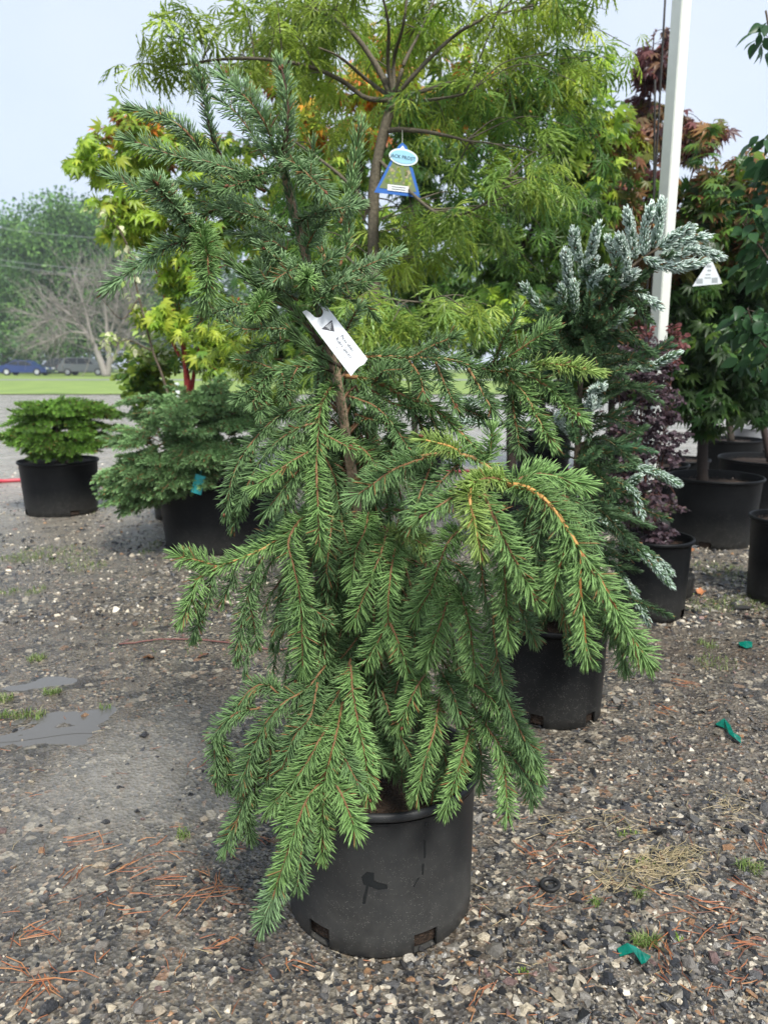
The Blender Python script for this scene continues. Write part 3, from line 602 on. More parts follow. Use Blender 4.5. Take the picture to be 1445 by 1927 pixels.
# ---- middle left
sshoot([(632, 700, 0), (600, 690, -.03), (570, 690, -.05), (540, 694, -.06), (515, 700, -.07)], 'n', 0.0042, .1, 1600, 0.026, 28, 1.1, .9, wood=DK)
for t_ in ([(515, 695), (485, 683), (455, 677)], [(515, 700), (485, 722), (448, 750)], [(510, 702), (495, 730), (475, 758)], [(500, 712), (495, 745), (490, 775)], [(530, 700), (535, 718), (536, 738)], [(560, 692), (548, 715), (540, 745)]):
    sshoot([(x, y, -.07-.02*i) for i, (x, y) in enumerate(t_)], 'n', 0.002, .02, 1500, 0.021)
sshoot([(638, 725, 0), (618, 735, -.05), (604, 765, -.09), (600, 805, -.12), (597, 850, -.14), (595, 872, -.15)], 'b', 0.0036, .05, 1700, 0.026, 40, .9, .6)
sshoot([(595, 870, -.15), (597, 915, -.18), (599, 960, -.19), (602, 1032, -.19)], 'b', 0.0028, .0, 1800, 0.028, 62, .5, .25)
sshoot([(605, 762, -.08), (560, 768, -.08), (510, 795, -.09), (462, 850, -.10), (436, 905, -.11), (428, 962, -.11)], 'n', 0.003, .03, 1700, 0.023)
sshoot([(480, 830, -.09), (466, 880, -.10), (450, 960, -.10), (440, 985, -.1)], 'n', 0.0025)
sshoot([(598, 795, -.11), (560, 806, -.12), (522, 832, -.13), (495, 862, -.13), (470, 905, -.13), (452, 948, -.13)], 'n', 0.0028, .03, 1700)
sshoot([(592, 845, -.13), (560, 862, -.16), (520, 888, -.18), (486, 912, -.19)], 'b', 0.0026, .02, 1800, 0.026, 60, .5, .3)
sshoot([(592, 866, -.14), (560, 888, -.15), (530, 925, -.16), (503, 960, -.16)], 'n', 0.0026, .02, 1700, 0.025)
sshoot([(604, 815, -.12), (630, 828, -.14), (656, 842, -.15)], 'b', 0.0024, .05, 1700, 0.024)
sshoot([(606, 850, -.1), (630, 900, -.12), (640, 960, -.12)], 'n', 0.0025)
sshoot([(545, 800, -.06), (540, 840, -.06), (530, 900, -.06)], 'n', 0.0022)
# ---- long left branch
sshoot([(672, 985, 0), (620, 972, -.05), (570, 975, -.10), (535, 1008, -.14), (480, 1040, -.17), (408, 1068, -.19)], 'b', 0.0042, .15, 1800, 0.025, 50, .7, .5, wood=(0.36, 0.20, 0.07))
sshoot([(408, 1066, -.19), (375, 1055, -.20), (340, 1048, -.21)], 'b', 0.0024, .0, 1900, 0.024, wood=(0.3, 0.16, 0.06))
sshoot([(408, 1068, -.19), (374, 1090, -.20), (362, 1125, -.21), (345, 1160, -.22)], 'b', 0.003, .25, 1900, 0.026, 60, wood=(0.34, 0.17, 0.06))
sshoot([(404, 1074, -.19), (396, 1110, -.19), (384, 1150, -.19)], 'n', 0.002, .02, 1600, 0.021)
sshoot([(372, 1130, -.20), (372, 1165, -.18), (366, 1195, -.17)], 'n', 0.002)
sshoot([(442, 1062, -.18), (435, 1095, -.17), (422, 1125, -.17)], 'n', 0.002, .02, 1400)
sshoot([(495, 1048, -.17), (478, 1085, -.16), (465, 1128, -.16), (455, 1175, -.16), (447, 1232, -.16)], 'n', 0.0025, .02, 1800, 0.022)
sshoot([(467, 1128, -.16), (476, 1160, -.17), (483, 1205, -.17)], 'n', 0.002, .02, 1600, 0.02)
sshoot([(540, 1005, -.12), (510, 1000, -.09), (480, 1020, -.08), (470, 1030, -.08)], 'n', 0.0025)
sshoot([(585, 968, -.10), (560, 985, -.15), (543, 1022, -.17), (552, 1062, -.18), (563, 1110, -.19), (568, 1170, -.19), (570, 1258, -.19)], 'b', 0.003, .05, 1800, 0.027, 62, .5, .3)
sshoot([(566, 1128, -.18), (550, 1150, -.18), (534, 1172, -.17)], 'n', 0.002)
sshoot([(570, 1128, -.18), (595, 1150, -.18), (622, 1172, -.17)], 'n', 0.0022)
sshoot([(600, 985, -.12), (594, 1030, -.13), (585, 1060, -.13)], 'n', 0.0025)
# ---- centre drapery
for t_, k in (([(628, 960, -.10), (622, 1005, -.15), (614, 1080, -.16)], 'n'), ([(632, 958, -.10), (645, 990, -.13), (656, 1030, -.14)], 'n'), ([(694, 965, -.08), (686, 1000, -.16), (670, 1035, -.18), (663, 1092, -.18)], 'b'),
              ([(728, 1000, -.14), (715, 1045, -.20), (695, 1095, -.22), (668, 1165, -.22)], 'b'), ([(748, 1008, -.14), (738, 1060, -.21), (731, 1120, -.23), (730, 1172, -.23)], 'b'), ([(728, 1172, -.23), (715, 1200, -.23), (690, 1245, -.22)], 'b'),
              ([(734, 1172, -.23), (748, 1205, -.24), (765, 1252, -.24)], 'b'), ([(720, 1010, -.10), (755, 1000, -.16), (785, 1018, -.18), (812, 1035, -.19)], 'y'), ([(868, 992, -.20), (842, 1022, -.24), (825, 1065, -.25), (810, 1110, -.25), (784, 1155, -.24)], 'b'),
              ([(856, 1092, -.22), (842, 1130, -.26), (828, 1175, -.27), (802, 1240, -.26)], 'b'), ([(860, 1098, -.22), (872, 1135, -.28), (884, 1185, -.30), (893, 1258, -.30)], 'b'), ([(846, 1060, -.2), (865, 1075, -.24), (885, 1100, -.25)], 'n'),
              ([(800, 1060, -.15), (790, 1130, -.17), (770, 1190, -.17)], 'n'), ([(640, 1050, -.08), (635, 1110, -.1), (625, 1180, -.1)], 'n'), ([(700, 1090, -.1), (705, 1150, -.12), (700, 1220, -.12)], 'n'), ([(620, 1160, -.1), (605, 1230, -.12), (590, 1300, -.12)], 'n'),
              ([(680, 1190, -.1), (650, 1230, -.13), (610, 1270, -.14)], 'n'), ([(770, 1130, -.1), (780, 1200, -.14), (775, 1270, -.15)], 'n')):
    sshoot(t_, k, 0.0026, .02, 1650, 0.028, 62, .5, .28)
# ---- right upper branch
OR = (0.26, 0.14, 0.06)
sshoot([(648, 676, 0), (700, 672, -.03), (770, 674, -.06), (850, 678, -.09), (905, 696, -.11), (935, 688, -.12)], 'n', 0.0048, .08, 1600, 0.026, 45, .8, .5, wood=OR)
for t_, k in (([(778, 672), (812, 652), (850, 636)], 'n'), ([(770, 680), (788, 705), (796, 738)], 'n'), ([(820, 682), (835, 720), (855, 762)], 'n'), ([(882, 694), (905, 735), (925, 770)], 'n'), ([(928, 684), (945, 642), (970, 594)], 'b'),
              ([(934, 688), (980, 656), (1030, 622)], 'b'), ([(905, 694), (940, 700), (975, 697)], 'n'), ([(975, 697), (1020, 685), (1070, 690), (1116, 699)], 'y'), ([(978, 700), (1030, 728), (1066, 765), (1090, 786)], 'b'), ([(935, 696), (985, 740), (1010, 785), (1036, 830)], 'b'), ([(962, 728), (966, 775), (977, 842)], 'n')):
    sshoot([(x, y, -.12-.03*i) for i, (x, y) in enumerate(t_)], k, 0.0028, .02, 1800, 0.025, wood=OR)
sshoot([(650, 708, 0), (700, 716, -.04), (760, 745, -.09), (815, 768, -.13), (860, 808, -.17), (900, 852, -.20)], 'b', 0.0045, .08, 1700, 0.027, 40, .8, .6, wood=OR)
for t_, k in (([(760, 750), (782, 780), (800, 818)], 'n'), ([(655, 745), (705, 765), (740, 800), (768, 842), (795, 866)], 'n'), ([(738, 802), (740, 830), (735, 858)], 'n'), ([(660, 832), (690, 852), (714, 890)], 'b'), ([(800, 765), (815, 795), (830, 830)], 'n'),
              ([(668, 780), (700, 790), (740, 800)], 'n'), ([(700, 735), (740, 760), (790, 770)], 'n'), ([(850, 765), (885, 775), (915, 790)], 'n'), ([(700, 725), (720, 700), (760, 695)], 'n'), ([(690, 870), (720, 860), (760, 870)], 'n')):
    sshoot([(x, y, -.06-.03*i) for i, (x, y) in enumerate(t_)], k, 0.0027, .02, 1700, 0.025)
# ---- big arching branch, right front
sshoot([(664, 905, 0), (720, 878, -.10), (790, 860, -.20), (840, 854, -.25), (890, 862, -.29), (932, 890, -.32), (962, 912, -.33)], 'b', 0.0055, .3, 1500, 0.026, 50, .8, .5, wood=(0.40, 0.24, 0.10))
sshoot([(800, 862, -.21), (740, 884, -.26), (700, 912, -.28), (672, 932, -.29)], 'n', 0.003, .0, 1900, 0.029)
sshoot([(812, 872, -.21), (798, 910, -.25), (785, 945, -.27), (776, 985, -.27)], 'n', 0.0028, .02, 1800, 0.028)
sshoot([(868, 868, -.26), (840, 895, -.28), (818, 920, -.29)], 'n', 0.0024)
sshoot([(866, 850, -.26), (840, 838, -.28), (800, 828, -.29)], 'y', 0.0028, .05, 1700, 0.024, wood=(0.45, 0.25, 0.08))
sshoot([(914, 872, -.29), (922, 845, -.3), (925, 815, -.31)], 'b', 0.002)
sshoot([(955, 905, -.32), (920, 900, -.36), (890, 908, -.39)], 'y', 0.0035, .0, 1900, 0.024)
sshoot([(884, 905, -.38), (884, 945, -.42), (893, 985, -.43), (902, 1032, -.43)], 'y', 0.0032, .0, 2500, 0.027, 66, .7, .4, wood=(0.5, 0.28, 0.10))
sshoot([(885, 912, -.38), (848, 938, -.40), (792, 972, -.41)], 'b', 0.0028, .02, 2100, 0.027)
sshoot([(905, 920, -.37), (925, 965, -.41), (950, 1020, -.42), (980, 1075, -.42), (1004, 1122, -.42)], 'b', 0.0032, .02, 2100, 0.029, 60, .55, .35)
sshoot([(925, 990, -.36), (945, 1045, -.38), (951, 1120, -.38), (956, 1208, -.38)], 'b', 0.0028, .02, 1900, 0.027, 60, .5, .3)
sshoot([(915, 1000, -.30), (905, 1060, -.32), (915, 1130, -.32)], 'n', 0.0026)
sshoot([(960, 1100, -.33), (978, 1145, -.34), (1003, 1198, -.34)], 'n', 0.0024)
sshoot([(958, 912, -.33), (1000, 922, -.37), (1040, 958, -.40), (1070, 1000, -.42), (1094, 1042, -.43)], 'b', 0.0048, .03, 2200, 0.031, 56, .8, .55, wood=(0.46, 0.25, 0.08))
sshoot([(962, 908, -.32), (1005, 892, -.32), (1050, 898, -.32), (1098, 912, -.32)], 'b', 0.0028, .05, 1900, 0.027)
sshoot([(1000, 925, -.33), (1050, 930, -.33), (1090, 950, -.33), (1112, 985, -.33)], 'n', 0.0026, .05, 1800)
sshoot([(1060, 960, -.34), (1095, 990, -.34), (1118, 1025, -.34)], 'n', 0.0024)
sshoot([(1070, 1005, -.41), (1058, 1045, -.42), (1038, 1120, -.42)], 'b', 0.003, .05, 1900, 0.029, 60, .5, .3, wood=(0.34, 0.13, 0.05))
sshoot([(1024, 958, -.39), (1016, 1000, -.39), (1006, 1045, -.38)], 'n', 0.0026, .05, 1800)
sshoot([(1000, 950, -.35), (985, 990, -.35), (975, 1040, -.34)], 'n', 0.0024)
sshoot([(1092, 1040, -.43), (1091, 1100, -.44), (1097, 1160, -.44), (1103, 1232, -.44)], 'b', 0.0032, .02, 2100, 0.029, 58, .5, .3, wood=(0.36, 0.16, 0.05))
sshoot([(1094, 1042, -.43), (1125, 1085, -.44), (1160, 1150, -.45), (1190, 1200, -.45), (1214, 1240, -.45)], 'b', 0.0036, .02, 2300, 0.031, 56, .6, .4, wood=(0.34, 0.14, 0.05))
sshoot([(1160, 1150, -.42), (1166, 1195, -.42), (1176, 1250, -.42)], 'n', 0.0022, .1, 1600, 0.022)
sshoot([(1120, 1090, -.40), (1135, 1140, -.40), (1150, 1190, -.40)], 'n', 0.0024)
sshoot([(1040, 1050, -.36), (1050, 1110, -.36), (1062, 1160, -.36)], 'n', 0.0022)
# ---- lower right
for t_, k in (([(860, 1272, -.20), (905, 1298, -.26), (945, 1340, -.28), (978, 1385, -.28), (1014, 1452, -.28)], 'b'), ([(888, 1325, -.2), (920, 1375, -.26), (945, 1420, -.27), (955, 1535, -.27)], 'b'), ([(925, 1120, -.25), (930, 1200, -.28), (946, 1295, -.29)], 'n'),
              ([(946, 1300, -.28), (970, 1360, -.29), (1005, 1420, -.29)], 'n'), ([(945, 1405, -.25), (975, 1440, -.26), (1006, 1478, -.26)], 'n'), ([(884, 1370, -.22), (870, 1420, -.26), (855, 1470, -.27), (838, 1524, -.27)], 'b'), ([(828, 1300, -.2), (818, 1370, -.26), (800, 1430, -.28), (784, 1498, -.28)], 'b'),
              ([(800, 1268, -.2), (780, 1300, -.24), (752, 1362, -.24)], 'b'), ([(660, 1252, -.2), (665, 1310, -.25), (676, 1370, -.27), (688, 1430, -.28), (693, 1498, -.28)], 'b'), ([(718, 1300, -.18), (740, 1360, -.22), (765, 1408, -.22), (792, 1458, -.22)], 'n'), ([(830, 1265, -.2), (850, 1300, -.25), (862, 1340, -.26)], 'n'),
              ([(900, 1240, -.2), (920, 1300, -.23), (915, 1380, -.24)], 'n'), ([(850, 1310, -.16), (900, 1400, -.2), (905, 1470, -.2)], 'n'), ([(760, 1240, -.15), (740, 1320, -.18), (725, 1400, -.18)], 'n'), ([(780, 1320, -.12), (745, 1390, -.15), (740, 1450, -.15)], 'n'), ([(830, 1390, -.12), (838, 1450, -.15), (815, 1490, -.15)], 'n'),
              ([(950, 1350, -.22), (985, 1420, -.22), (1000, 1500, -.22)], 'n')):
    sshoot(t_, k, 0.0027, .02, 1750, 0.026, 58, .55, .3)
# ---- lower left
for t_, k in (([(640, 1215, -.10), (605, 1262, -.17), (575, 1298, -.20), (535, 1322, -.22), (500, 1362, -.23), (475, 1415, -.24), (452, 1482, -.24)], 'n'), ([(530, 1310, -.20), (500, 1288, -.20), (470, 1300, -.20), (444, 1336, -.20)], 'n'), ([(490, 1332, -.2), (450, 1340, -.21), (418, 1365, -.21), (404, 1395, -.21), (410, 1472, -.21)], 'n'),
              ([(412, 1390, -.2), (424, 1425, -.2), (428, 1468, -.2)], 'n'), ([(500, 1370, -.23), (510, 1420, -.23), (502, 1478, -.23)], 'n'), ([(468, 1480, -.22), (452, 1530, -.22), (425, 1592, -.22)], 'n'), ([(460, 1510, -.21), (466, 1540, -.21), (470, 1572, -.21)], 'n'), ([(598, 1285, -.2), (585, 1345, -.25), (555, 1385, -.26), (530, 1450, -.26)], 'n'),
              ([(575, 1300, -.18), (560, 1350, -.2), (545, 1410, -.2)], 'n'), ([(645, 1322, -.22), (632, 1385, -.30), (616, 1450, -.32), (608, 1520, -.33), (606, 1612, -.33)], 'b'), ([(630, 1350, -.24), (600, 1395, -.30), (575, 1440, -.31), (540, 1485, -.31), (505, 1520, -.30)], 'b'), ([(632, 1390, -.28), (650, 1430, -.31), (672, 1470, -.32)], 'n'),
              ([(620, 1455, -.31), (645, 1500, -.34), (668, 1560, -.35)], 'b'), ([(612, 1465, -.30), (580, 1500, -.34), (556, 1560, -.36), (535, 1625, -.37), (520, 1665, -.37)], 'b'), ([(535, 1632, -.36), (515, 1685, -.37), (494, 1740, -.37)], 'u'), ([(578, 1520, -.33), (568, 1590, -.35), (560, 1668, -.35)], 'n'),
              ([(590, 1480, -.3), (560, 1510, -.32), (535, 1550, -.32)], 'b'), ([(660, 1240, -.15), (640, 1300, -.2), (600, 1360, -.22)], 'n'), ([(560, 1440, -.24), (545, 1480, -.25), (530, 1520, -.25)], 'n'), ([(470, 1400, -.2), (480, 1460, -.2), (480, 1500, -.2)], 'n'), ([(660, 1340, -.18), (690, 1400, -.2), (720, 1440, -.2)], 'n'),
              ([(615, 1210, -.12), (590, 1250, -.15), (560, 1275, -.16)], 'n'), ([(640, 1400, -.2), (610, 1450, -.22), (590, 1500, -.22)], 'n')):
    sshoot(t_, k, 0.0028, .02, 1850, 0.026, 58, .55, .3)
# ---- inner and rear boughs (the whole plant is clothed all round)
zb = at(664, 960, Y0)[2]
for k in range(140):
    z = 0.40+0.80*rng.random() if k < 96 else 0.42+0.42*rng.random(); c = trunk_pt(z); a = rng.random()*2*math.pi if k < 96 else math.pi+rng.random()*math.pi
    if z > zb and math.sin(a) < 0.35: a = abs(a-math.pi) if a > math.pi else a; a = 0.4+rng.random()*2.3
    reach = (0.10+0.13*rng.random())*(1.0 if z < 0.95 else 0.6)*(1.0 if math.sin(a) > -0.3 else 0.8)
    d = np.array([math.cos(a), math.sin(a), 0]); drop = 0.10+0.20*rng.random()
    P = [c, c+d*reach*0.5+np.array([0, 0, 0.03]), c+d*reach*0.9-np.array([0, 0, drop*0.35]), c+d*reach*(1.05)-np.array([0, 0, min(drop, z-0.36)])]
    P, _ = spline(P, 16); mb = MB(); tube(mb, P, 0.003*(1-0.5*np.linspace(0, 1, 16)), (0.15, 0.08, 0.04), sides=4)
    b = mb.build('branch', M['twig'], spruce); mb = MB(); s = 0.8+0.3*rng.random()
    needle_set(mb, P, 1100, 0.029, 0.0021, 60, 0.15, d*0.8+np.array([0, -.3, .7]), .6, .35, np.array(NG['n0'])*s, np.array(NG['n1'])*s, simple=True)
    mb.build('needles', M['needle'], b, base_of(spruce), kind='stuff')

# ------------------------------------------------------------------ name tag looped round the spruce stem
def frame(o, ex, ey):
    ex = nrm(ex); ez = nrm(np.cross(ex, ey)); ey = np.cross(ez, ex); return (np.asarray(o, float), ex, ey, ez)
YT = Y0-0.085
A = at(586, 574, YT+0.05); B = at(676, 691, YT-0.015); ax = B-A; LT = np.linalg.norm(ax)
fr = frame(A, ax, at(602, 566, YT+0.05)-at(571, 582, YT+0.05))      # x runs down the tag, y across to the upper right
if fr[3][1] > 0: fr = (fr[0], fr[1], fr[2], -fr[3])
WT = 0.021
tagroot = thing('name_tag', 'white plastic name tag looped around the spruce stem', 'tag', A)
bend = lambda x, y: -0.006*(x/LT)**2+0.004*np.clip((x/LT-0.85)/0.15, 0, 1)**2
hole = [(0.020+0.011*math.cos(t), 0.001+0.010*math.sin(t)) for t in np.linspace(-1.4, 1.4, 9)]
out = [(0, -WT), (0.002, -0.013), (0.012, -0.010)]+hole+[(0.010, 0.011), (-0.004, 0.013), (-0.010, WT)]+[(LT*k, WT) for k in (0.25, 0.5, 0.75, 0.97)]+[(LT*1.0, WT*0.5), (LT*0.985, 0), (LT*1.0, -WT*0.5), (LT*1.02, -WT)]+[(LT*k, -WT) for k in (0.75, 0.5, 0.25)]
mb = MB(); plate(mb, out, 0.0007, fr, bend=bend); mb.build('tag_strip', M['tagwhite'], tagroot, smooth=False)
def onfr(f, x, y, z=0.0): return f[0]+f[1]*x+f[2]*y+f[3]*(z+float(bend(np.array([x]), np.array([y]))[0]))
mb = MB(); tri = [(0.052, -0.012), (0.050, 0.013), (0.072, 0.004)]
o2 = (fr[0]+fr[3]*0.0006, fr[1], fr[2], fr[3]); plate(mb, tri, 0.0003, o2, (0.09, 0.09, 0.10), bend)
for k in range(5): q = [(0.0535+0.0022*k, 0.000-0.004+0.0006*k+0.001*(k % 2)), (0.0535+0.0022*k, 0.0105-0.0022*k), (0.0545+0.0022*k, 0.0105-0.0022*k), (0.0545+0.0022*k, -0.003+0.0006*k)]; plate(mb, q, 0.0002, (fr[0]+fr[3]*0.0009, fr[1], fr[2], fr[3]), (0.75, 0.78, 0.8), bend)
mb.build('triangle_logo', M['matte'], tagroot, smooth=False)
mb = MB()
for txt, x, y, sz, c in (('Picea abies', 0.086, 0.007, 0.0088, (0.06, 0.06, 0.07)), ("'Rubra Spicata'", 0.083, -0.003, 0.0088, (0.06, 0.06, 0.07)), ('Product of U.S.A.', 0.089, -0.0115, 0.0056, (0.25, 0.25, 0.27))):
    p = onfr(fr, x, y, 0.0012); text_mesh(mb, txt, sz, (p, nrm(onfr(fr, x+0.04, y)-onfr(fr, x, y)), fr[2], fr[3]), c)
mb.build('lettering', M['matte'], tagroot, smooth=False)
mb = MB(); a = np.linspace(0, 2*math.pi, 4)[:3]; p = onfr(fr, 0.026, 0.0165, 0.0008)
for k in range(3):
    u = p+0.0035*(math.cos(a[k])*fr[1]+math.sin(a[k])*fr[2]); v = p+0.0035*(math.cos(a[(k+1) % 3])*fr[1]+math.sin(a[(k+1) % 3])*fr[2]); tube(mb, [u, (u+v)/2, v], 0.00035, (0.3, 0.3, 0.32), sides=4)
mb.build('recycling_mark', M['matte'], tagroot)

# ------------------------------------------------------------------ Korean fir with silver-backed needles (right)
KC = gnd(1036, 1375); KR = 0.178; KY = KC[1]+0.165; KX = at(1036, 1300, KY)[0]
kfir = thing('potted_silver_fir', 'fir with curled silver-white needles in black pot behind the spruce', 'tree', (KX, KY, 0))
make_pot(kfir, (KX, KY, 0), 0.186, 0.165, 0.335, notches=(-125, -62, 40), fill=0.93)
kt = np.array([at(x, y, KY) for x, y in ((1052, 1168), (1066, 1050), (1082, 900), (1090, 760), (1094, 660), (1110, 590), (1148, 540), (1200, 492), (1240, 466))])
mb = MB(); P, _ = spline(kt, 70); tube(mb, P, 0.014-0.010*np.linspace(0, 1, 70), (0.10, 0.075, 0.05), sides=8, bumps=0.06); kstem = mb.build('trunk', M['bark'], kfir)
def kshoot(pts, silver, dens=2300, nl=0.022, depth=0.0):
    P = np.array([at(x, y, KY+depth+(d if len(q) > 2 else 0)) for q in pts for (x, y, d) in [(*q, 0)[:3]]]); P, L_ = spline(P, 24)
    mb = MB(); tube(mb, P, 0.003*(1-0.5*np.linspace(0, 1, 24)), (0.16, 0.12, 0.045), sides=5); b = mb.build('branch', M['twig'], kfir)
    mb = MB(); s = 0.85+0.3*rng.random()
    if silver == 2:      # curled upward: silver undersides outward
        needle_set(mb, P, dens*0.95, nl*1.4, 0.0042, 62, 0.03, (0, -.5, .8), 1.0, 0.9, np.array((0.22, 0.30, 0.24))*s, np.array((0.60, 0.68, 0.63))*s, 0.25, curl=0.8)
        needle_set(mb, P, dens*0.6, nl*1.05, 0.0030, 54, 0.03, (0, -.5, .8), 1.0, 0.9, np.array((0.04, 0.10, 0.05)), np.array((0.07, 0.16, 0.07)), 0.2, curl=0.9)
    elif silver == 1:
        needle_set(mb, P, dens*0.8, nl, 0.003, 58, 0.02, (0, -.5, .8), .9, 0.6, np.array((0.045, 0.095, 0.04))*s, np.array((0.11, 0.19, 0.09))*s, 0.3, curl=0.35)
        i = int(len(P)*0.55); needle_set(mb, P[i:], dens*0.6, nl*1.2, 0.0036, 58, 0.0, (0, -.5, .8), 1.0, 0.9, np.array((0.16, 0.24, 0.17)), np.array((0.55, 0.64, 0.58)), 0.25, curl=0.7)
    else:
        needle_set(mb, P, dens*0.75, nl, 0.003, 60, 0.02, (0, -.5, .8), .8, 0.5, np.array((0.032, 0.07, 0.036))*s, np.array((0.06, 0.13, 0.06))*s, 0.3, curl=0.4, simple=True)
    mb.build('needles', M['needle'], b, base_of(kfir), kind='stuff')
KS = [([(1094, 500), (1084, 470), (1079, 440)], 2), ([(1108, 490), (1112, 470), (1124, 430)], 2), ([(1072, 545), (1068, 520), (1064, 482)], 2), ([(1195, 490), (1190, 455), (1180, 405)], 2), ([(1212, 485), (1212, 440), (1222, 396)], 2), ([(1228, 470), (1237, 430), (1243, 386)], 2),
      ([(1238, 466), (1265, 446), (1294, 432)], 2), ([(1238, 468), (1275, 452), (1322, 446)], 2), ([(1240, 470), (1290, 466), (1348, 481)], 2), ([(1206, 484), (1264, 502), (1318, 494)], 2), ([(1240, 480), (1270, 482), (1300, 470)], 2), ([(1165, 525), (1160, 490), (1146, 454)], 2), ([(1098, 530), (1100, 505), (1116, 492)], 2), ([(1110, 560), (1116, 530), (1132, 512)], 2),
      ([(1150, 545), (1170, 532), (1190, 517)], 2), ([(1160, 535), (1195, 548), (1234, 573)], 2), ([(1180, 520), (1175, 480), (1165, 450)], 2), ([(1060, 640), (1024, 592), (988, 542)], 1), ([(1090, 680), (1050, 650), (1010, 635)], 0), ([(1088, 640), (1064, 590), (1056, 545)], 1), ([(1092, 650), (1082, 600), (1080, 540)], 1), ([(1098, 640), (1120, 590), (1122, 548)], 1),
      ([(1096, 660), (1140, 620), (1180, 590)], 1), ([(1092, 700), (1130, 650), (1160, 640)], 0), ([(1092, 700), (1060, 690), (1030, 700)], 0), ([(1094, 690), (1140, 680), (1190, 668), (1262, 652)], 0), ([(1094, 705), (1160, 698), (1220, 690), (1268, 668)], 1), ([(1200, 680), (1235, 660), (1258, 640)], 0),
      ([(1088, 770), (1120, 760), (1115, 740), (1130, 728)], 2), ([(1088, 800), (1105, 780), (1112, 755)], 2), ([(1088, 830), (1060, 800), (1050, 785)], 2), ([(1088, 790), (1000, 770), (920, 760), (845, 752)], 1), ([(1080, 800), (980, 800), (900, 795), (840, 790)], 1), ([(1088, 820), (1140, 800), (1185, 772)], 0), ([(1085, 860), (1150, 840), (1190, 842), (1228, 850)], 0),
      ([(1084, 880), (1150, 850), (1185, 845), (1200, 830)], 0), ([(1084, 890), (1160, 880), (1220, 885), (1270, 908)], 1), ([(1084, 910), (1150, 905), (1190, 925), (1206, 965)], 1), ([(1082, 930), (1130, 925), (1165, 920), (1198, 900)], 1), ([(1078, 960), (1110, 975), (1150, 985)], 1), ([(1078, 970), (1140, 990), (1200, 1035), (1260, 1098)], 1), ([(1180, 1020), (1220, 1040), (1258, 1075)], 1), ([(1076, 990), (1130, 1040), (1180, 1100), (1216, 1168)], 1), ([(1074, 1010), (1110, 1070), (1150, 1130)], 0),
      ([(1080, 930), (1020, 900), (960, 890)], 0), ([(1082, 900), (1000, 860), (930, 840)], 0), ([(1070, 1020), (1000, 1010), (940, 1040)], 0), ([(1068, 1040), (1010, 1060), (960, 1100)], 0), ([(1086, 850), (1040, 830), (1000, 800)], 0), ([(1088, 740), (1040, 740), (1010, 760)], 0)]
for pts, s in KS:
    dz = rng.uniform(-.04, .06); kshoot([(x, y, (dz-.05*i if s else dz+.02*i)) for i, (x, y) in enumerate(pts)], s)
for k in range(210):
    f = rng.random()**1.25*0.8; c = P[0] + (0, 0, 0); c = np.array([np.interp(f, np.linspace(0, 1, 9), kt[:, q]) for q in range(3)])
    a = rng.random()*6.283; r_ = (0.37-0.26*f)*(0.4+0.65*rng.random()); d = np.array([math.cos(a), math.sin(a), 0.0])
    Q, _ = spline([c, c+d*r_*0.5+np.array([0, 0, .02]), c+d*r_+np.array([0, 0, rng.uniform(-.06, .08)])], 14)
    mb = MB(); tube(mb, Q, 0.003*(1-0.5*np.linspace(0, 1, 14)), (0.12, 0.09, 0.04), sides=4); b = mb.build('branch', M['twig'], kfir)
    mb = MB(); s = 0.7+0.5*rng.random(); needle_set(mb, Q, 1500, 0.024, 0.0036, 60, 0.1, (0, -.5, .8), .8, .6, np.array((0.030, 0.062, 0.026))*s, np.array((0.085, 0.145, 0.065))*s, 0.3, curl=0.4, simple=True)
    mb.build('needles', M['needle'], b, base_of(kfir), kind='stuff')
mb = MB(); p0 = at(982, 1166, KY-0.10); plate(mb, [(-.012, 0), (.012, 0), (.014, .022), (-.010, .024)], 0.001, frame(p0, (1, 0, 0), (0, .3, 1)), (0.75, 0.77, 0.78)); mb.build('label_scrap', M['plain'], kfir, smooth=False)

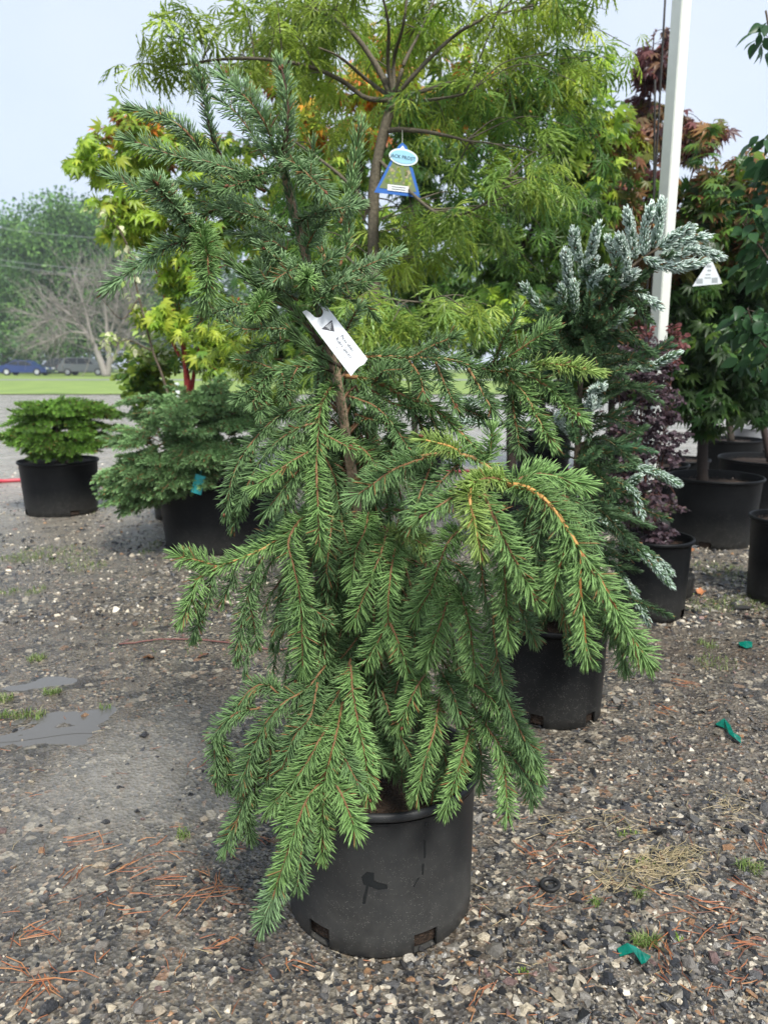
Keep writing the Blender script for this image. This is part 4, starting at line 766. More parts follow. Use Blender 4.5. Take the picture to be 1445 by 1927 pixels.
# ------------------------------------------------------------------ mounded firs in pots, left
def mound_fir(root, c, ells, n, nl, nw, c0, c1, dens, wood, laterals=2, maxl=0.28, up=0.0):
    """flat layered sprays radiating from the middle; ells = list of (centre, radii)"""
    c = np.asarray(c, float)
    for k in range(n):
        e, r = ells[rng.integers(0, len(ells))]; u = nrm(rng.standard_normal(3)); u[2] = abs(u[2])*1.0-0.2 if rng.random() < .7 else u[2]
        tip = np.asarray(e)+u*np.asarray(r)*(0.65+0.6*rng.random()); dirv = tip-c; dirv[2] *= 0.5; hd = nrm(dirv*np.array([1, 1, 0])+1e-6)
        L_ = min(maxl, 0.55*np.linalg.norm(tip-c)+0.05)*(0.7+.6*rng.random()); st = tip-nrm(nrm(tip-c)*0.6+hd*0.6+rng.standard_normal(3)*0.22+np.array([0, 0, up]))*L_
        Q, _ = spline([st, (st+tip)/2+np.array([0, 0, 0.018]), tip], 14); mb = MB(); nb = MB()
        tube(mb, Q, 0.0035*(1-.5*np.linspace(0, 1, 14)), wood, sides=4)
        s = 0.7+0.6*rng.random(); a0 = np.array(c0)*s; a1 = np.array(c1)*s
        needle_set(nb, Q, dens, nl, nw, 62, 0.2, (0, 0, 1), .55, .35, a0, a1, .25, curl=.2, simple=True)
        for side in (-1, 1):
            for q in range(laterals):
                i = int(3+q*4+rng.integers(0, 2)); t = nrm(Q[i+1]-Q[i]); w = nrm(np.cross(t, [0, 0, 1]))*side; e2 = Q[i]+(t*0.75+w*0.75+np.array([0, 0, -.08]))*L_*(0.42-0.09*q)
                Q2, _ = spline([Q[i], (Q[i]+e2)/2+np.array([0, 0, .006]), e2], 8); tube(mb, Q2, 0.002, wood, sides=3)
                needle_set(nb, Q2, dens, nl, nw, 62, 0.1, (0, 0, 1), .55, .35, a0, a1, .25, curl=.2, simple=True)
        b = mb.build('branch', M['twig'], root); nb.build('needles', M['needle'], b, base_of(root), kind='stuff')
LC = gnd(118, 975); LY = LC[1]+0.27; LX = at(116, 930, LY)[0]
lf = thing('potted_dwarf_fir', 'low spreading bright green fir in black pot at the left edge', 'shrub', (LX, LY, 0))
make_pot(lf, (LX, LY, 0), 0.300, 0.265, 0.415, notches=(-55, -150, 40), fill=0.93)
mp = mpp(LY, 800)
mb = MB(); tube(mb, spline([(LX, LY, .38), (LX+.02, LY, .5), (LX, LY, .68)], 12)[0], .02, (0.12, 0.09, 0.06), sides=7); mb.build('trunk', M['bark'], lf)
e1 = [(at(120, 795, LY), (98*mp, .38, 52*mp)), (at(70, 785, LY), (52*mp, .28, 30*mp)), (at(115, 838, LY-.1), (92*mp, .36, 30*mp)), (at(45, 826, LY-.1), (42*mp, .2, 24*mp)), (at(180, 785, LY), (48*mp, .3, 36*mp)), (at(120, 850, LY-.2), (60*mp, .2, 18*mp))]
mound_fir(lf, (LX, LY, .55), e1, 230, 0.036, 0.0058, (0.06, 0.13, 0.022), (0.15, 0.275, 0.045), 700, (0.12, 0.08, 0.04), maxl=0.24)
BC = gnd(405, 1048); BY = BC[1]+0.33; BX = at(410, 980, BY)[0]
bf = thing('potted_blue_fir', 'broad blue-green fir mound in wide black pot with small teal tag', 'shrub', (BX, BY, 0))
make_pot(bf, (BX, BY, 0), 0.375, 0.325, 0.43, notches=(-60, -140, 60), fill=0.92, seg=90)
mp = mpp(BY, 850)
mb = MB(); tube(mb, spline([(BX, BY, .38), (BX+.02, BY, .6), (BX, BY, .95)], 12)[0], .022, (0.12, 0.09, 0.06), sides=7); mb.build('trunk', M['bark'], bf)
e2 = [(at(360, 800, BY), (130*mp, .5, 80*mp)), (at(270, 840, BY-.2), (70*mp, .3, 55*mp)), (at(300, 890, BY-.35), (80*mp, .25, 35*mp)), (at(400, 760, BY), (90*mp, .4, 50*mp)), (at(235, 915, BY-.25), (42*mp, .2, 42*mp)), (at(290, 925, BY-.4), (45*mp, .12, 30*mp)), (at(240, 940, BY-.3), (36*mp, .15, 32*mp)), (at(330, 900, BY-.45), (60*mp, .1, 30*mp)), (at(390, 870, BY-.45), (60*mp, .15, 30*mp)), (at(450, 800, BY), (70*mp, .4, 70*mp))]
mound_fir(bf, (BX, BY, .75), e2, 470, 0.034, 0.0058, (0.06, 0.125, 0.040), (0.215, 0.335, 0.145), 600, (0.20, 0.10, 0.05), maxl=0.2, up=0.15)
tl = thing('plant_tag', 'small turquoise plastic tag hanging from the blue-green fir', 'tag', at(378, 890, BY-.49))
mb = MB(); plate(mb, [(-.03, -.06), (.03, -.06), (.03, .05), (-.03, .05)], 0.002, frame(at(374, 910, BY-.50), (1, 0, -.32), (.32, 0, 1)), (0.02, 0.33, 0.35)); mb.build('tag_card', M['plain'], tl, smooth=False)
mb = MB(); tube(mb, spline([at(377, 894, BY-.50), at(380, 880, BY-.47), at(380, 868, BY-.45)], 6)[0], .0015, (0.02, .3, .3), sides=4); mb.build('tag_loop', M['plain'], tl)
mb = MB(); plate(mb, [(-.012, -.17), (.012, -.17), (.014, .06), (-.014, .06)], 0.002, frame(at(335, 738, BY+.1), (1, 0, .05), (0, 0, 1)), (0.78, 0.8, 0.82)); tag(mb.build('stake_label', M['plain'], smooth=False), 'white stake label stuck upright behind the blue-green fir', 'tag')

# ------------------------------------------------------------------ broad-leaved trees
def lobe(mbV, mbF, a, L_, w, droop, teeth=0):
    """one leaf lobe from the origin, in the leaf plane (x = along the leaf), folded and drooping"""
    d = np.array([math.cos(a), math.sin(a)]); s = np.array([-d[1], d[0]]); b = len(mbV)
    z = lambda t: -droop*t*t
    pts = [(0.0, 0.0), (0.45, w), (0.45, -w), (1.0, 0.0), (0.42, 0.0)]
    for t, y in pts:
        p = d*L_*t+s*L_*y; mbV.append((p[0], p[1], L_*(z(t)+abs(y)*0.35)))
    mbF += [(b, b+1, b+4), (b, b+4, b+2), (b+1, b+3, b+4), (b+4, b+3, b+2)]
    for k in range(teeth):
        t = 0.40+0.38*k/max(1, teeth-1); l = 0.26*(1-0.45*k/teeth)
        for sg in (-1, 1):
            b = len(mbV); p0 = d*L_*(t-0.05); p1 = d*L_*(t+0.05); pt = d*L_*(t+l*0.8)+s*sg*L_*l*0.62
            for p, zz in ((p0, z(t)), (p1, z(t)), (pt, z(t+.1)-0.02)): mbV.append((p[0], p[1], L_*zz))
            mbF.append((b, b+1, b+2) if sg > 0 else (b, b+2, b+1))
def leaf_palmate(w=0.17, droop=0.25, lobes=7, teeth=0, narrow=1.0):
    V, F = [], []
    for k, (a, l) in enumerate(((0, 1.0), (34, 0.92), (-34, 0.92), (72, 0.72), (-72, 0.72), (118, 0.42), (-118, 0.42))[:lobes]): lobe(V, F, R(a), l, w*narrow, droop, teeth)
    return np.array(V), np.array(F)
def leaf_ovate():
    n = 7; xs_ = np.linspace(0, 1, n); w = 0.30*np.sin(np.pi*xs_**0.85)*(1-0.15*xs_); V = []; F = []
    for x, y in zip(xs_, w): V += [(x, 0, -0.22*x*x), (x, y, -0.22*x*x+0.3*y), (x, -y, -0.22*x*x+0.3*y)]
    for i in range(n-1): a, b = 3*i, 3*i+3; F += [(a, b, b+1), (a, b+1, a+1), (a, a+2, b+2), (a, b+2, b)]
    return np.array(V), np.array(F)
def leaf_round():
    V = [(0, 0, 0), (0.5, 0.42, .08), (1, 0.2, 0), (1, -0.2, 0), (0.5, -0.42, .08), (.55, 0, -.05)]; return np.array(V, float), np.array([(0, 5, 1), (1, 5, 2), (2, 5, 3), (3, 5, 4), (4, 5, 0)])
LEAF = dict(lace=leaf_palmate(0.06, 0.55, 7, 3), maple=leaf_palmate(0.15, 0.35), ovate=leaf_ovate(), round=leaf_round(), thin=leaf_palmate(0.10, 0.40, 5))
def put_leaves(mb, T, pos, axis, up, size, col):
    V, F = T; n = len(pos); x = nrm(axis); z = nrm(up-(up*x).sum(1, keepdims=True)*x); y = np.cross(z, x); Rm = np.stack([x, y, z], 2)
    W = np.einsum('nij,vj->nvi', Rm, V)*size[:, None, None]+pos[:, None, :]
    mb.add(W.reshape(-1, 3), (F[None]+(np.arange(n)*len(V))[:, None, None]).reshape(-1, 3), np.repeat(col, len(V), 0))
def tree_crown(root, limbs, ells, nt, nleaf, leaf, size, wood, trad=0.0025, hang=0.5, single=0, colvar=0.25, sub=True, lw=(0.012, 0.004), tiltup=0.7):
    """limbs: list of (polyline, r0, r1) (first one is the trunk). ells: (centre, radii, palette, weight). Twigs run from limbs to points in the ellipsoids and carry leaves"""
    samples = []
    for k, (pl, r0, r1) in enumerate(limbs):
        n = 40; Q, _ = spline(pl, n); mb = MB(); tube(mb, Q, np.linspace(r0, r1, n), np.asarray(wood)*(0.85+.3*rng.random()), sides=9 if r0 > .01 else 6, bumps=0.05)
        mb.build('trunk' if k == 0 else 'branch', M['bark'], root); samples.append(Q[n//3 if k == 0 and len(limbs) > 1 else 4:])
    S = np.vstack(samples); w = np.array([e[3] for e in ells], float); w /= w.sum(); tw = MB(); LP, LA, LU, LS, LC_ = [], [], [], [], []
    for k in range(nt):
        e = ells[rng.choice(len(ells), p=w)]; u = nrm(rng.standard_normal(3))*rng.random()**0.42; tip = np.asarray(e[0])+u*np.asarray(e[1]); pal = np.asarray(e[2], float)
        dd = np.linalg.norm(S-tip, axis=1)+0.25*np.maximum(0, S[:, 2]-tip[2])+0.15*rng.random(len(S)); st = S[dd.argmin()]
        L_ = np.linalg.norm(tip-st); mid = (st+tip)/2+np.array([0, 0, 0.12*L_])+rng.standard_normal(3)*0.05*L_
        Q, _ = spline([st, mid, tip], 12); tube(tw, Q, trad*np.linspace(1.0, 0.4, 12), np.asarray(wood)*0.9, sides=4, cap=False)
        n = max(3, int(nleaf*(0.7+.6*rng.random()))); f = 1-0.75*rng.random(n)**1.3; f = np.maximum(f, 1-0.42/max(L_, .1))
        p = np.stack([np.interp(f, np.linspace(0, 1, 12), Q[:, q]) for q in range(3)], 1); t = nrm(Q[-1]-Q[-4]); a = rng.random(n)*6.283
        ax = nrm(np.stack([np.cos(a), np.sin(a), np.zeros(n)], 1)*0.8+t*0.6+np.array([0, 0, -1])*(hang+0.5*rng.random((n, 1))))
        LP.append(p+ax*np.asarray(size)*0.35+rng.standard_normal((n, 3))*size*0.25); LA.append(ax); LU.append(np.array([0, 0, tiltup])+rng.standard_normal((n, 3))*0.45+np.array([0, -.25, 0])); LS.append(size*(0.6+.65*rng.random(n)))
        LC_.append(pal[rng.integers(0, len(pal), n)]*(1+colvar*(rng.random((n, 1))*2-1))*(0.85+0.3*rng.random()))
        # petioles
    LP, LA, LU, LS, LC_ = [np.concatenate(q) for q in (LP, LA, LU, LS, LC_)]
    tw.build('twigs', M['twig'], root, kind='stuff')
    idx = np.arange(len(LP))
    if single:
        near = np.argsort(np.linalg.norm(LP-np.array([0, 0, CAM_H]), axis=1)-LS*8)
        a_ = LP[:, 0]/(LP[:, 1]*cp-(LP[:, 2]-CAM_H)*sp)*FPX+CX; vis = (a_ > -20) & (a_ < 1465); near = near[vis[near]][:single]
        base = base_of(root); ms = []; cs = LC_[near][rng.integers(0, len(near), 12)]
        for cc in cs:
            V, F = LEAF[leaf]; me = raw_mesh('leaf', V, F, np.tile(cc, (len(V), 1)).astype(np.float32)); me.materials.append(M['leaf']); ms.append(me)
        for i in near:
            x = nrm(LA[i]); z = nrm(LU[i]-(LU[i]@x)*x); y = np.cross(z, x); o = link('leaf', ms[int(((cs-LC_[i])**2).sum(1).argmin())], None, root)
            o.matrix_local = Matrix.Translation(LP[i]-base) @ Matrix(np.stack([x, y, z], 1).tolist()).to_4x4() @ Matrix.Scale(float(LS[i]), 4)
        idx = np.setdiff1d(idx, near)
    mb = MB(); put_leaves(mb, LEAF[leaf], LP[idx], LA[idx], LU[idx], LS[idx], LC_[idx]); mb.build('foliage', M['leaf'], root, kind='stuff')
def E(px, py, Y, rx, ry, ry_depth, pal, w):
    k = mpp(Y, py); return (at(px, py, Y), (rx*k, ry_depth, ry*k), pal, w)
LIME = [(0.20, 0.30, 0.03), (0.28, 0.38, 0.05), (0.15, 0.25, 0.03), (0.34, 0.40, 0.05)]
FRESH = [(0.17, 0.235, 0.028), (0.22, 0.30, 0.04), (0.28, 0.36, 0.07), (0.13, 0.20, 0.035)]
PALE = [(0.24, 0.36, 0.12), (0.30, 0.42, 0.16), (0.20, 0.32, 0.08)]
MID = [(0.07, 0.15, 0.03), (0.10, 0.19, 0.035), (0.06, 0.12, 0.03), (0.14, 0.22, 0.03)]
DEEP = [(0.035, 0.085, 0.022), (0.05, 0.11, 0.025), (0.04, 0.075, 0.02), (0.075, 0.13, 0.025)]
DARK = [(0.022, 0.055, 0.016), (0.032, 0.07, 0.018), (0.028, 0.05, 0.018)]
ORNG = [(0.50, 0.17, 0.03), (0.55, 0.26, 0.04), (0.42, 0.12, 0.03), (0.45, 0.33, 0.05)]
RUST = [(0.19, 0.085, 0.04), (0.24, 0.13, 0.05), (0.12, 0.08, 0.035), (0.13, 0.14, 0.035)]
PURP = [(0.10, 0.038, 0.04), (0.14, 0.055, 0.05), (0.07, 0.035, 0.038), (0.16, 0.09, 0.05)]
def potted(name, label, px, base_y, rt, rb, h, cat='tree', soil=0.9, Y=None, m='pot', seg=64):
    """a top-level potted plant standing where its pot's front foot meets the ground in the photo"""
    if Y is None: Y = gnd(px, base_y)[1]+rb
    X = at(px, base_y-20, Y)[0]; t = thing(name, label, cat, (X, Y, 0)); make_pot(t, (X, Y, 0), rt, rb, h, notches=(-50, -130, 40), fill=soil, m=m, seg=seg); return t, X, Y

# --- lace-leaf maple, centre
JY = 3.15
jf, JX, JY = potted('lace_leaf_maple', 'large maple with feathery pale green leaves right behind the spruce', 700, 1100, 0.27, 0.24, 0.42, Y=JY)
jt = [np.array([JX, JY, .38]), at(694, 900, JY), at(702, 760, JY), at(704, 560, JY), at(702, 430, JY), at(706, 330, JY), at(722, 250, JY), at(741, 188, JY)]
fk = jt[-1]
J = lambda *q: [np.array(p, float) for p in q]
jl = [(jt, 0.030, 0.020)]
for tp_, r0 in (([(700, 110), (650, 50), (580, 10)], .014), ([(690, 150), (640, 108), (600, 90)], .009), ([(742, 110), (760, 40), (770, -60)], .010), ([(760, 120), (790, 60), (830, -30)], .009), ([(780, 140), (840, 80), (900, 40), (1000, 10)], .010), ([(800, 170), (870, 150), (960, 150)], .009),
                ([(790, 190), (860, 180), (900, 165)], .008), ([(690, 185), (640, 150), (560, 120), (440, 110), (290, 130)], .010), ([(730, 120), (730, 40), (700, -80)], .010)):
    jl.append(([fk]+[at(x, y, JY+rng.uniform(-.35, .35)*(i+1)/len(tp_)) for i, (x, y) in enumerate(tp_)], r0, .003))
br = at(726, 246, JY)
jl.append(([br, at(760, 244, JY-.05), at(815, 250, JY-.12), at(885, 266, JY-.2)], .011, .004))
jl.append(([at(712, 300, JY), at(820, 400, JY-.3), at(900, 390, JY-.5), at(960, 330, JY-.6)], .008, .003))
jl.append(([at(704, 520, JY), at(690, 540, JY-.3), at(720, 560, JY-.55), at(800, 570, JY-.6)], .008, .003))
jl.append(([at(704, 400, JY), at(640, 330, JY-.1), at(560, 270, JY), at(500, 230, JY)], .008, .003))
je = [E(560, 60, JY+.3, 170, 90, .7, FRESH, 2.2), E(430, 70, JY, 130, 60, .5, FRESH, 1.1), E(290, 105, JY-.1, 100, 22, .2, FRESH, .5), E(760, 20, JY+.4, 200, 100, .8, LIME+FRESH, 2.4), E(950, 90, JY+.25, 190, 110, .8, FRESH, 2.4), E(1080, 110, JY+.2, 110, 110, .5, FRESH+LIME, 1.0),
      E(600, 240, JY+.35, 140, 110, .6, FRESH, .9), E(920, 230, JY+.25, 200, 90, .7, MID+FRESH, 2.0), E(1000, 310, JY-.5, 125, 45, .22, PALE[2:]+FRESH, .65), E(850, 420, JY, 170, 90, .5, MID+FRESH, 1.4), E(990, 420, JY+.1, 140, 110, .5, MID+DEEP, 1.3), E(740, 590, JY-.65, 90, 45, .2, PALE[2:]+FRESH, .8),
      E(880, 585, JY-.6, 80, 30, .2, PALE[2:]+FRESH, .4), E(590, 420, JY+.3, 110, 130, .6, MID, 1.2), E(790, 470, JY+.2, 100, 90, .6, FRESH, 1.0), E(1100, 260, JY+.2, 80, 130, .5, MID, 1.0), E(700, 680, JY-.2, 120, 60, .4, MID, .7)]
tree_crown(jf, jl, je, 245, 9, 'lace', 0.094, (0.105, 0.09, 0.06), .003, .18, single=300)
# --- its picture label
lp = at(755, 325, JY-.16); s_ = mpp(JY-.16, 325)
jtag = thing('picture_label', 'blue triangular hanging label with an oval banner in the lace-leaf maple', 'tag', lp)
jfr = frame(at(704, 362, JY-.17), (1, .03, -.10), (.10, 0, 1)); pz = lambda k: (jfr[0]-np.array([0, .001*k, 0]), jfr[1], jfr[2], jfr[3])
W_ = 88*s_; H_ = 88*s_; jf_n = jfr[3] if jfr[3][1] < 0 else -jfr[3]; pz = lambda k: (jfr[0]+jf_n*0.0012*k, jfr[1], jfr[2], jf_n)
mb = MB(); plate(mb, [(0, 0), (W_, 0), (W_*.60, H_*.98), (W_*.50, H_*1.05), (W_*.42, H_*.98)], .0012, pz(0), (0.02, 0.12, 0.42)); mb.build('card', M['plain'], jtag, smooth=False)
mb = MB(); plate(mb, [(W_*.10, H_*.10), (W_*.90, H_*.10), (W_*.62, H_*.75), (W_*.38, H_*.75)], .0008, pz(1), (0.16, 0.20, 0.10))
for q in range(40):
    x = W_*(.25+.5*rng.random()); y = H_*(.14+.5*rng.random()); r_ = W_*.035*(.5+rng.random()); plate(mb, [(x+r_*math.cos(t), y+r_*math.sin(t)) for t in np.linspace(0, 6.28, 6)[:5]], .0003, pz(1.6), FRESH[q % 4] if q % 3 else (0.34, 0.30, 0.18))
mb.build('printed_photo', M['matte'], jtag, smooth=False)
mb = MB(); plate(mb, [(W_*.28, H_*.07), (W_*.74, H_*.07), (W_*.72, H_*.19), (W_*.27, H_*.19)], .0005, pz(2.2), (0.75, 0.78, 0.76))
for q in range(2): plate(mb, [(W_*.36, H_*(.10+.045*q)), (W_*.66, H_*(.10+.045*q)), (W_*.66, H_*(.115+.045*q)), (W_*.36, H_*(.115+.045*q))], .0003, pz(2.8), (0.1, 0.1, 0.12))
mb.build('caption_strip', M['matte'], jtag, smooth=False)
ov = lambda a, b: [(W_*.55+a*math.cos(t), H_*.76+b*math.sin(t)-.06*a*math.cos(t)) for t in np.linspace(0, 6.283, 29)[:-1]]
mb = MB(); plate(mb, ov(W_*.31, H_*.165), .0010, pz(3), (0.70, 0.78, 0.80)); plate(mb, [(W_*.43, H_*.88), (W_*.60, H_*.88), (W_*.51, H_*.99)], .0010, pz(2.6), (0.70, 0.78, 0.80)); plate(mb, ov(W_*.275, H_*.13), .0008, pz(4), (0.30, 0.56, 0.68)); ban = mb.build('oval_banner', M['matte'], jtag, smooth=False)
mb = MB(); q = pz(5); text_mesh(mb, 'JACK FROST', W_*.098, (q[0]+q[1]*W_*.265+q[2]*H_*.735, nrm(q[1]-.05*q[2]), q[2], q[3]), (0.02, 0.03, 0.07)); mb.build('lettering', M['matte'], ban, base_of(jtag), smooth=False)
mb = MB(); tube(mb, spline([at(756, 286, JY-.17), at(757, 265, JY-.12), at(757, 240, JY-.04)], 8)[0], .0012, (0.5, .5, .45), sides=4); mb.build('hanging_cord', M['plain'], jtag)

# --- coral-bark maple, left
cm, CX_, CY_ = potted('coral_bark_maple', 'yellow-green maple with red stems and orange tips left of the spruce', 350, 960, .26, .23, .38, Y=5.6)
RED = (0.30, 0.035, 0.03)
b0 = np.array([CX_, CY_, .34]); stems = []
for tp_, r0 in (([(352, 720), (338, 600), (318, 480), (290, 330), (260, 230)], .026), ([(366, 700), (390, 610), (400, 520), (380, 330)], .020), ([(356, 720), (325, 640), (300, 520), (230, 380), (180, 300)], .018), ([(350, 700), (330, 560), (350, 420), (360, 260)], .016), ([(360, 720), (420, 640), (450, 560)], .014)):
    stems.append(([b0]+[at(x, y, CY_+rng.uniform(-.15, .15)) for x, y in tp_], r0, .004))
ce = [E(260, 250, CY_, 90, 45, .4, LIME+ORNG[:1]+RUST[:1], 1.4), E(200, 310, CY_, 85, 40, .4, LIME, 1.2), E(330, 330, CY_, 120, 90, .5, LIME, 2.4), E(260, 400, CY_, 90, 60, .4, LIME, 1.3), E(380, 480, CY_, 80, 100, .4, LIME+MID, 1.6), E(300, 590, CY_-.2, 50, 22, .2, LIME, .7), E(400, 640, CY_, 70, 70, .4, LIME+MID, 1.2), E(340, 480, CY_, 60, 120, .4, LIME, 1.2), E(280, 215, CY_, 30, 16, .2, LIME+ORNG[:2], .4), E(450, 380, CY_+.2, 90, 120, .5, MID+LIME, 1.5)]
tree_crown(cm, stems, ce, 290, 13, 'maple', 0.085, RED, .003, .35, single=150)
# --- thin variegated sapling and fan-leaved shrub beside it
vp, VX, VY = potted('variegated_sapling', 'thin bare-stemmed sapling with cream-edged leaves left of the coral maple', 365, 930, .18, .16, .30, Y=5.3)
CREAM = [(0.42, 0.45, 0.22), (0.55, 0.55, 0.36), (0.26, 0.36, 0.10)]
vl = [([np.array([VX, VY, .28]), at(310, 720, VY), at(288, 660, VY), at(262, 560, VY), at(235, 450, VY), at(190, 395, VY)], .012, .004), ([at(262, 560, VY), at(230, 600, VY-.1), at(190, 560, VY-.2)], .005, .002), ([at(285, 660, VY), at(240, 640, VY-.1), at(215, 655, VY-.2)], .005, .002), ([at(240, 460, VY), at(215, 410, VY), at(220, 380, VY)], .006, .002)]
ve = [E(200, 400, VY, 40, 35, .2, CREAM, 1), E(240, 480, VY, 35, 60, .2, CREAM, 1), E(230, 640, VY, 60, 30, .2, CREAM, 1), E(270, 570, VY, 30, 50, .2, CREAM, .6)]
tree_crown(vp, vl, ve, 30, 6, 'ovate', 0.05, (0.11, 0.085, 0.06), .002, .3)
gp, GX_, GY_ = potted('fan_leaved_shrub', 'bushy shrub with rounded green leaves beside the white stake label', 345, 900, .24, .21, .36, cat='shrub', Y=5.9)
ge = [E(280, 695, GY_, 60, 50, .35, FRESH+MID, 2), E(300, 660, GY_, 50, 30, .3, FRESH+CREAM, 1.2), E(255, 735, GY_, 35, 35, .3, MID+FRESH, 1)]
tree_crown(gp, [([np.array([GX_, GY_, .34]), at(290, 760, GY_), at(285, 680, GY_)], .014, .005)], ge, 90, 14, 'round', 0.060, (0.12, 0.09, 0.06), .0025, .1)
# --- small hemlock-like shrub tucked behind the blue-green fir (feathery, light)
hp, HX, HY = potted('feathery_shrub', 'feathery light green shrub between blue-green fir and spruce', 470, 930, .22, .19, .32, cat='shrub', Y=4.95)
he = [E(430, 640, HY, 90, 60, .3, FRESH+LIME, 1.4), E(500, 700, HY, 90, 90, .35, MID+FRESH, 1.6), E(560, 800, HY, 70, 110, .3, MID, 1.2), E(620, 620, HY, 90, 120, .4, MID, 1.4)]
tree_crown(hp, [([np.array([HX, HY, .3]), at(480, 780, HY), at(470, 620, HY)], .016, .005), ([at(480, 780, HY), at(560, 720, HY), at(620, 600, HY)], .012, .004)], he, 110, 14, 'thin', 0.06, (0.15, 0.09, 0.05), .0025, .5)
# --- orange maple behind centre
om, OX, OY = potted('orange_maple', 'maple with orange and gold leaves glowing behind the lace-leaf maple', 650, 930, .28, .25, .42, Y=5.6)
oe = [E(640, 210, OY, 140, 80, .5, ORNG+LIME, 2), E(760, 130, OY, 160, 90, .5, LIME+ORNG[:2], 1.8), E(880, 180, OY, 140, 90, .5, LIME+ORNG[:1], 1.6), E(560, 160, OY, 110, 70, .5, FRESH+ORNG[:1], 1), E(640, 380, OY, 130, 110, .5, MID+LIME, 1.5), E(480, 110, OY, 60, 60, .4, RUST, .5), E(590, 60, OY, 60, 50, .3, PURP+RUST, .3)]
tree_crown(om, [([np.array([OX, OY, .4]), at(655, 700, OY), at(660, 480, OY), at(680, 300, OY)], .03, .016), ([at(660, 480, OY), at(720, 330, OY), at(820, 200, OY)], .014, .005), ([at(662, 450, OY), at(600, 320, OY), at(540, 180, OY)], .014, .005), ([at(680, 300, OY), at(740, 180, OY), at(760, 80, OY)], .012, .004)], oe, 170, 13, 'maple', 0.085, (0.08, 0.06, 0.045), .003, .35)
# --- green maple with dark trunk, centre right
gm, MX, MY = potted('green_maple', 'dense green and gold maple on a dark trunk, right of the lace-leaf maple', 960, 990, .29, .25, .44, Y=4.75)
me_ = [E(980, 420, MY, 150, 90, .5, MID, 2), E(1090, 330, MY, 100, 110, .5, MID+LIME, 1.8), E(900, 480, MY, 130, 80, .5, DEEP+MID, 1.4), E(1080, 200, MY, 90, 100, .5, LIME+MID, 1.4), E(1110, 440, MY, 80, 80, .4, MID, 1), E(960, 590, MY-.2, 110, 50, .4, LIME+MID, 1.0), E(1160, 280, MY, 75, 80, .3, LIME+RUST, 1.3), E(1190, 380, MY+.3, 70, 70, .3, RUST+MID, 1.0), E(1020, 560, MY, 60, 60, .3, DEEP, .6)]
tree_crown(gm, [([np.array([MX, MY, .42]), at(962, 780, MY), at(968, 620, MY), at(966, 490, MY)], .034, .024), ([at(966, 490, MY), at(930, 450, MY), at(880, 420, MY)], .015, .005), ([at(966, 490, MY), at(1020, 400, MY), at(1090, 260, MY)], .017, .005), ([at(966, 500, MY), at(1000, 440, MY), at(1080, 400, MY)], .013, .004), ([at(966, 490, MY), at(975, 380, MY), at(960, 250, MY)], .015, .005)], me_, 230, 13, 'maple', 0.085, (0.035, 0.025, 0.02), .003, .35, single=120)
# --- purple maple behind the white post
pm, PX_, PY_ = potted('purple_maple', 'dark red-purple maple rising behind the white post', 1225, 960, .26, .23, .40, Y=5.7)
pe = [E(1225, 120, PY_, 35, 60, .25, PURP, .7), E(1215, 250, PY_, 50, 60, .3, PURP+RUST, .9), E(1180, 370, PY_, 80, 60, .4, PURP+RUST, 1.4), E(1160, 450, PY_, 80, 60, .4, PURP, 1.3), E(1310, 250, PY_, 50, 60, .3, RUST+PURP, .8), E(1250, 480, PY_, 90, 80, .4, PURP+DEEP, 1.2), E(1190, 560, PY_, 70, 60, .3, PURP+DEEP, .8)]
tree_crown(pm, [([np.array([PX_, PY_, .38]), at(1215, 700, PY_), at(1213, 480, PY_), at(1220, 250, PY_), at(1230, 60, PY_)], .022, .004), ([at(1213, 500, PY_), at(1170, 420, PY_), at(1140, 360, PY_)], .01, .004), ([at(1214, 460, PY_), at(1290, 360, PY_), at(1320, 230, PY_)], .01, .003)], pe, 210, 12, 'maple', 0.085, (0.05, 0.03, 0.03), .003, .3, single=100)
# --- rust-tipped maple in the pot on the right
rm_, RX, RY = potted('rust_tipped_maple', 'rust-tipped dark green maple in wide black pot right of the silver fir', 1336, 1036, .29, .25, .44, soil=.86)
re = [E(1330, 450, RY, 130, 50, .45, RUST+MID+DEEP, 1.8), E(1375, 300, RY, 85, 85, .4, RUST+MID+DEEP, .9), E(1310, 370, RY, 80, 60, .4, RUST+DEEP+MID, 1.0), E(1240, 470, RY, 70, 50, .4, RUST, 1), E(1400, 430, RY, 80, 60, .4, RUST+MID, 1.2), E(1330, 560, RY, 140, 80, .5, DEEP+DARK, 2.4), E(1330, 680, RY, 120, 80, .5, DARK+DEEP, 2.2), E(1400, 620, RY, 80, 120, .5, DARK, 1.6), E(1290, 760, RY, 90, 45, .4, DARK+DEEP, 1.0), E(1400, 340, RY, 60, 60, .3, RUST, .5), E(1390, 740, RY, 80, 50, .4, DARK, .9)]
tree_crown(rm_, [([np.array([at(1322, 890, RY)[0], RY, .40]), at(1322, 830, RY), at(1330, 780, RY), at(1336, 700, RY)], .036, .026), ([at(1336, 700, RY), at(1310, 620, RY), at(1270, 500, RY)], .016, .005), ([at(1336, 700, RY), at(1370, 600, RY), at(1400, 440, RY)], .016, .005), ([at(1330, 780, RY), at(1290, 760, RY), at(1250, 740, RY)], .011, .004), ([at(1336, 700, RY), at(1335, 560, RY), at(1330, 430, RY)], .016, .005), ([at(1334, 740, RY), at(1385, 740, RY), at(1420, 760, RY)], .011, .004)], re, 400, 14, 'maple', 0.085, (0.03, 0.022, 0.018), .003, .4, single=150)
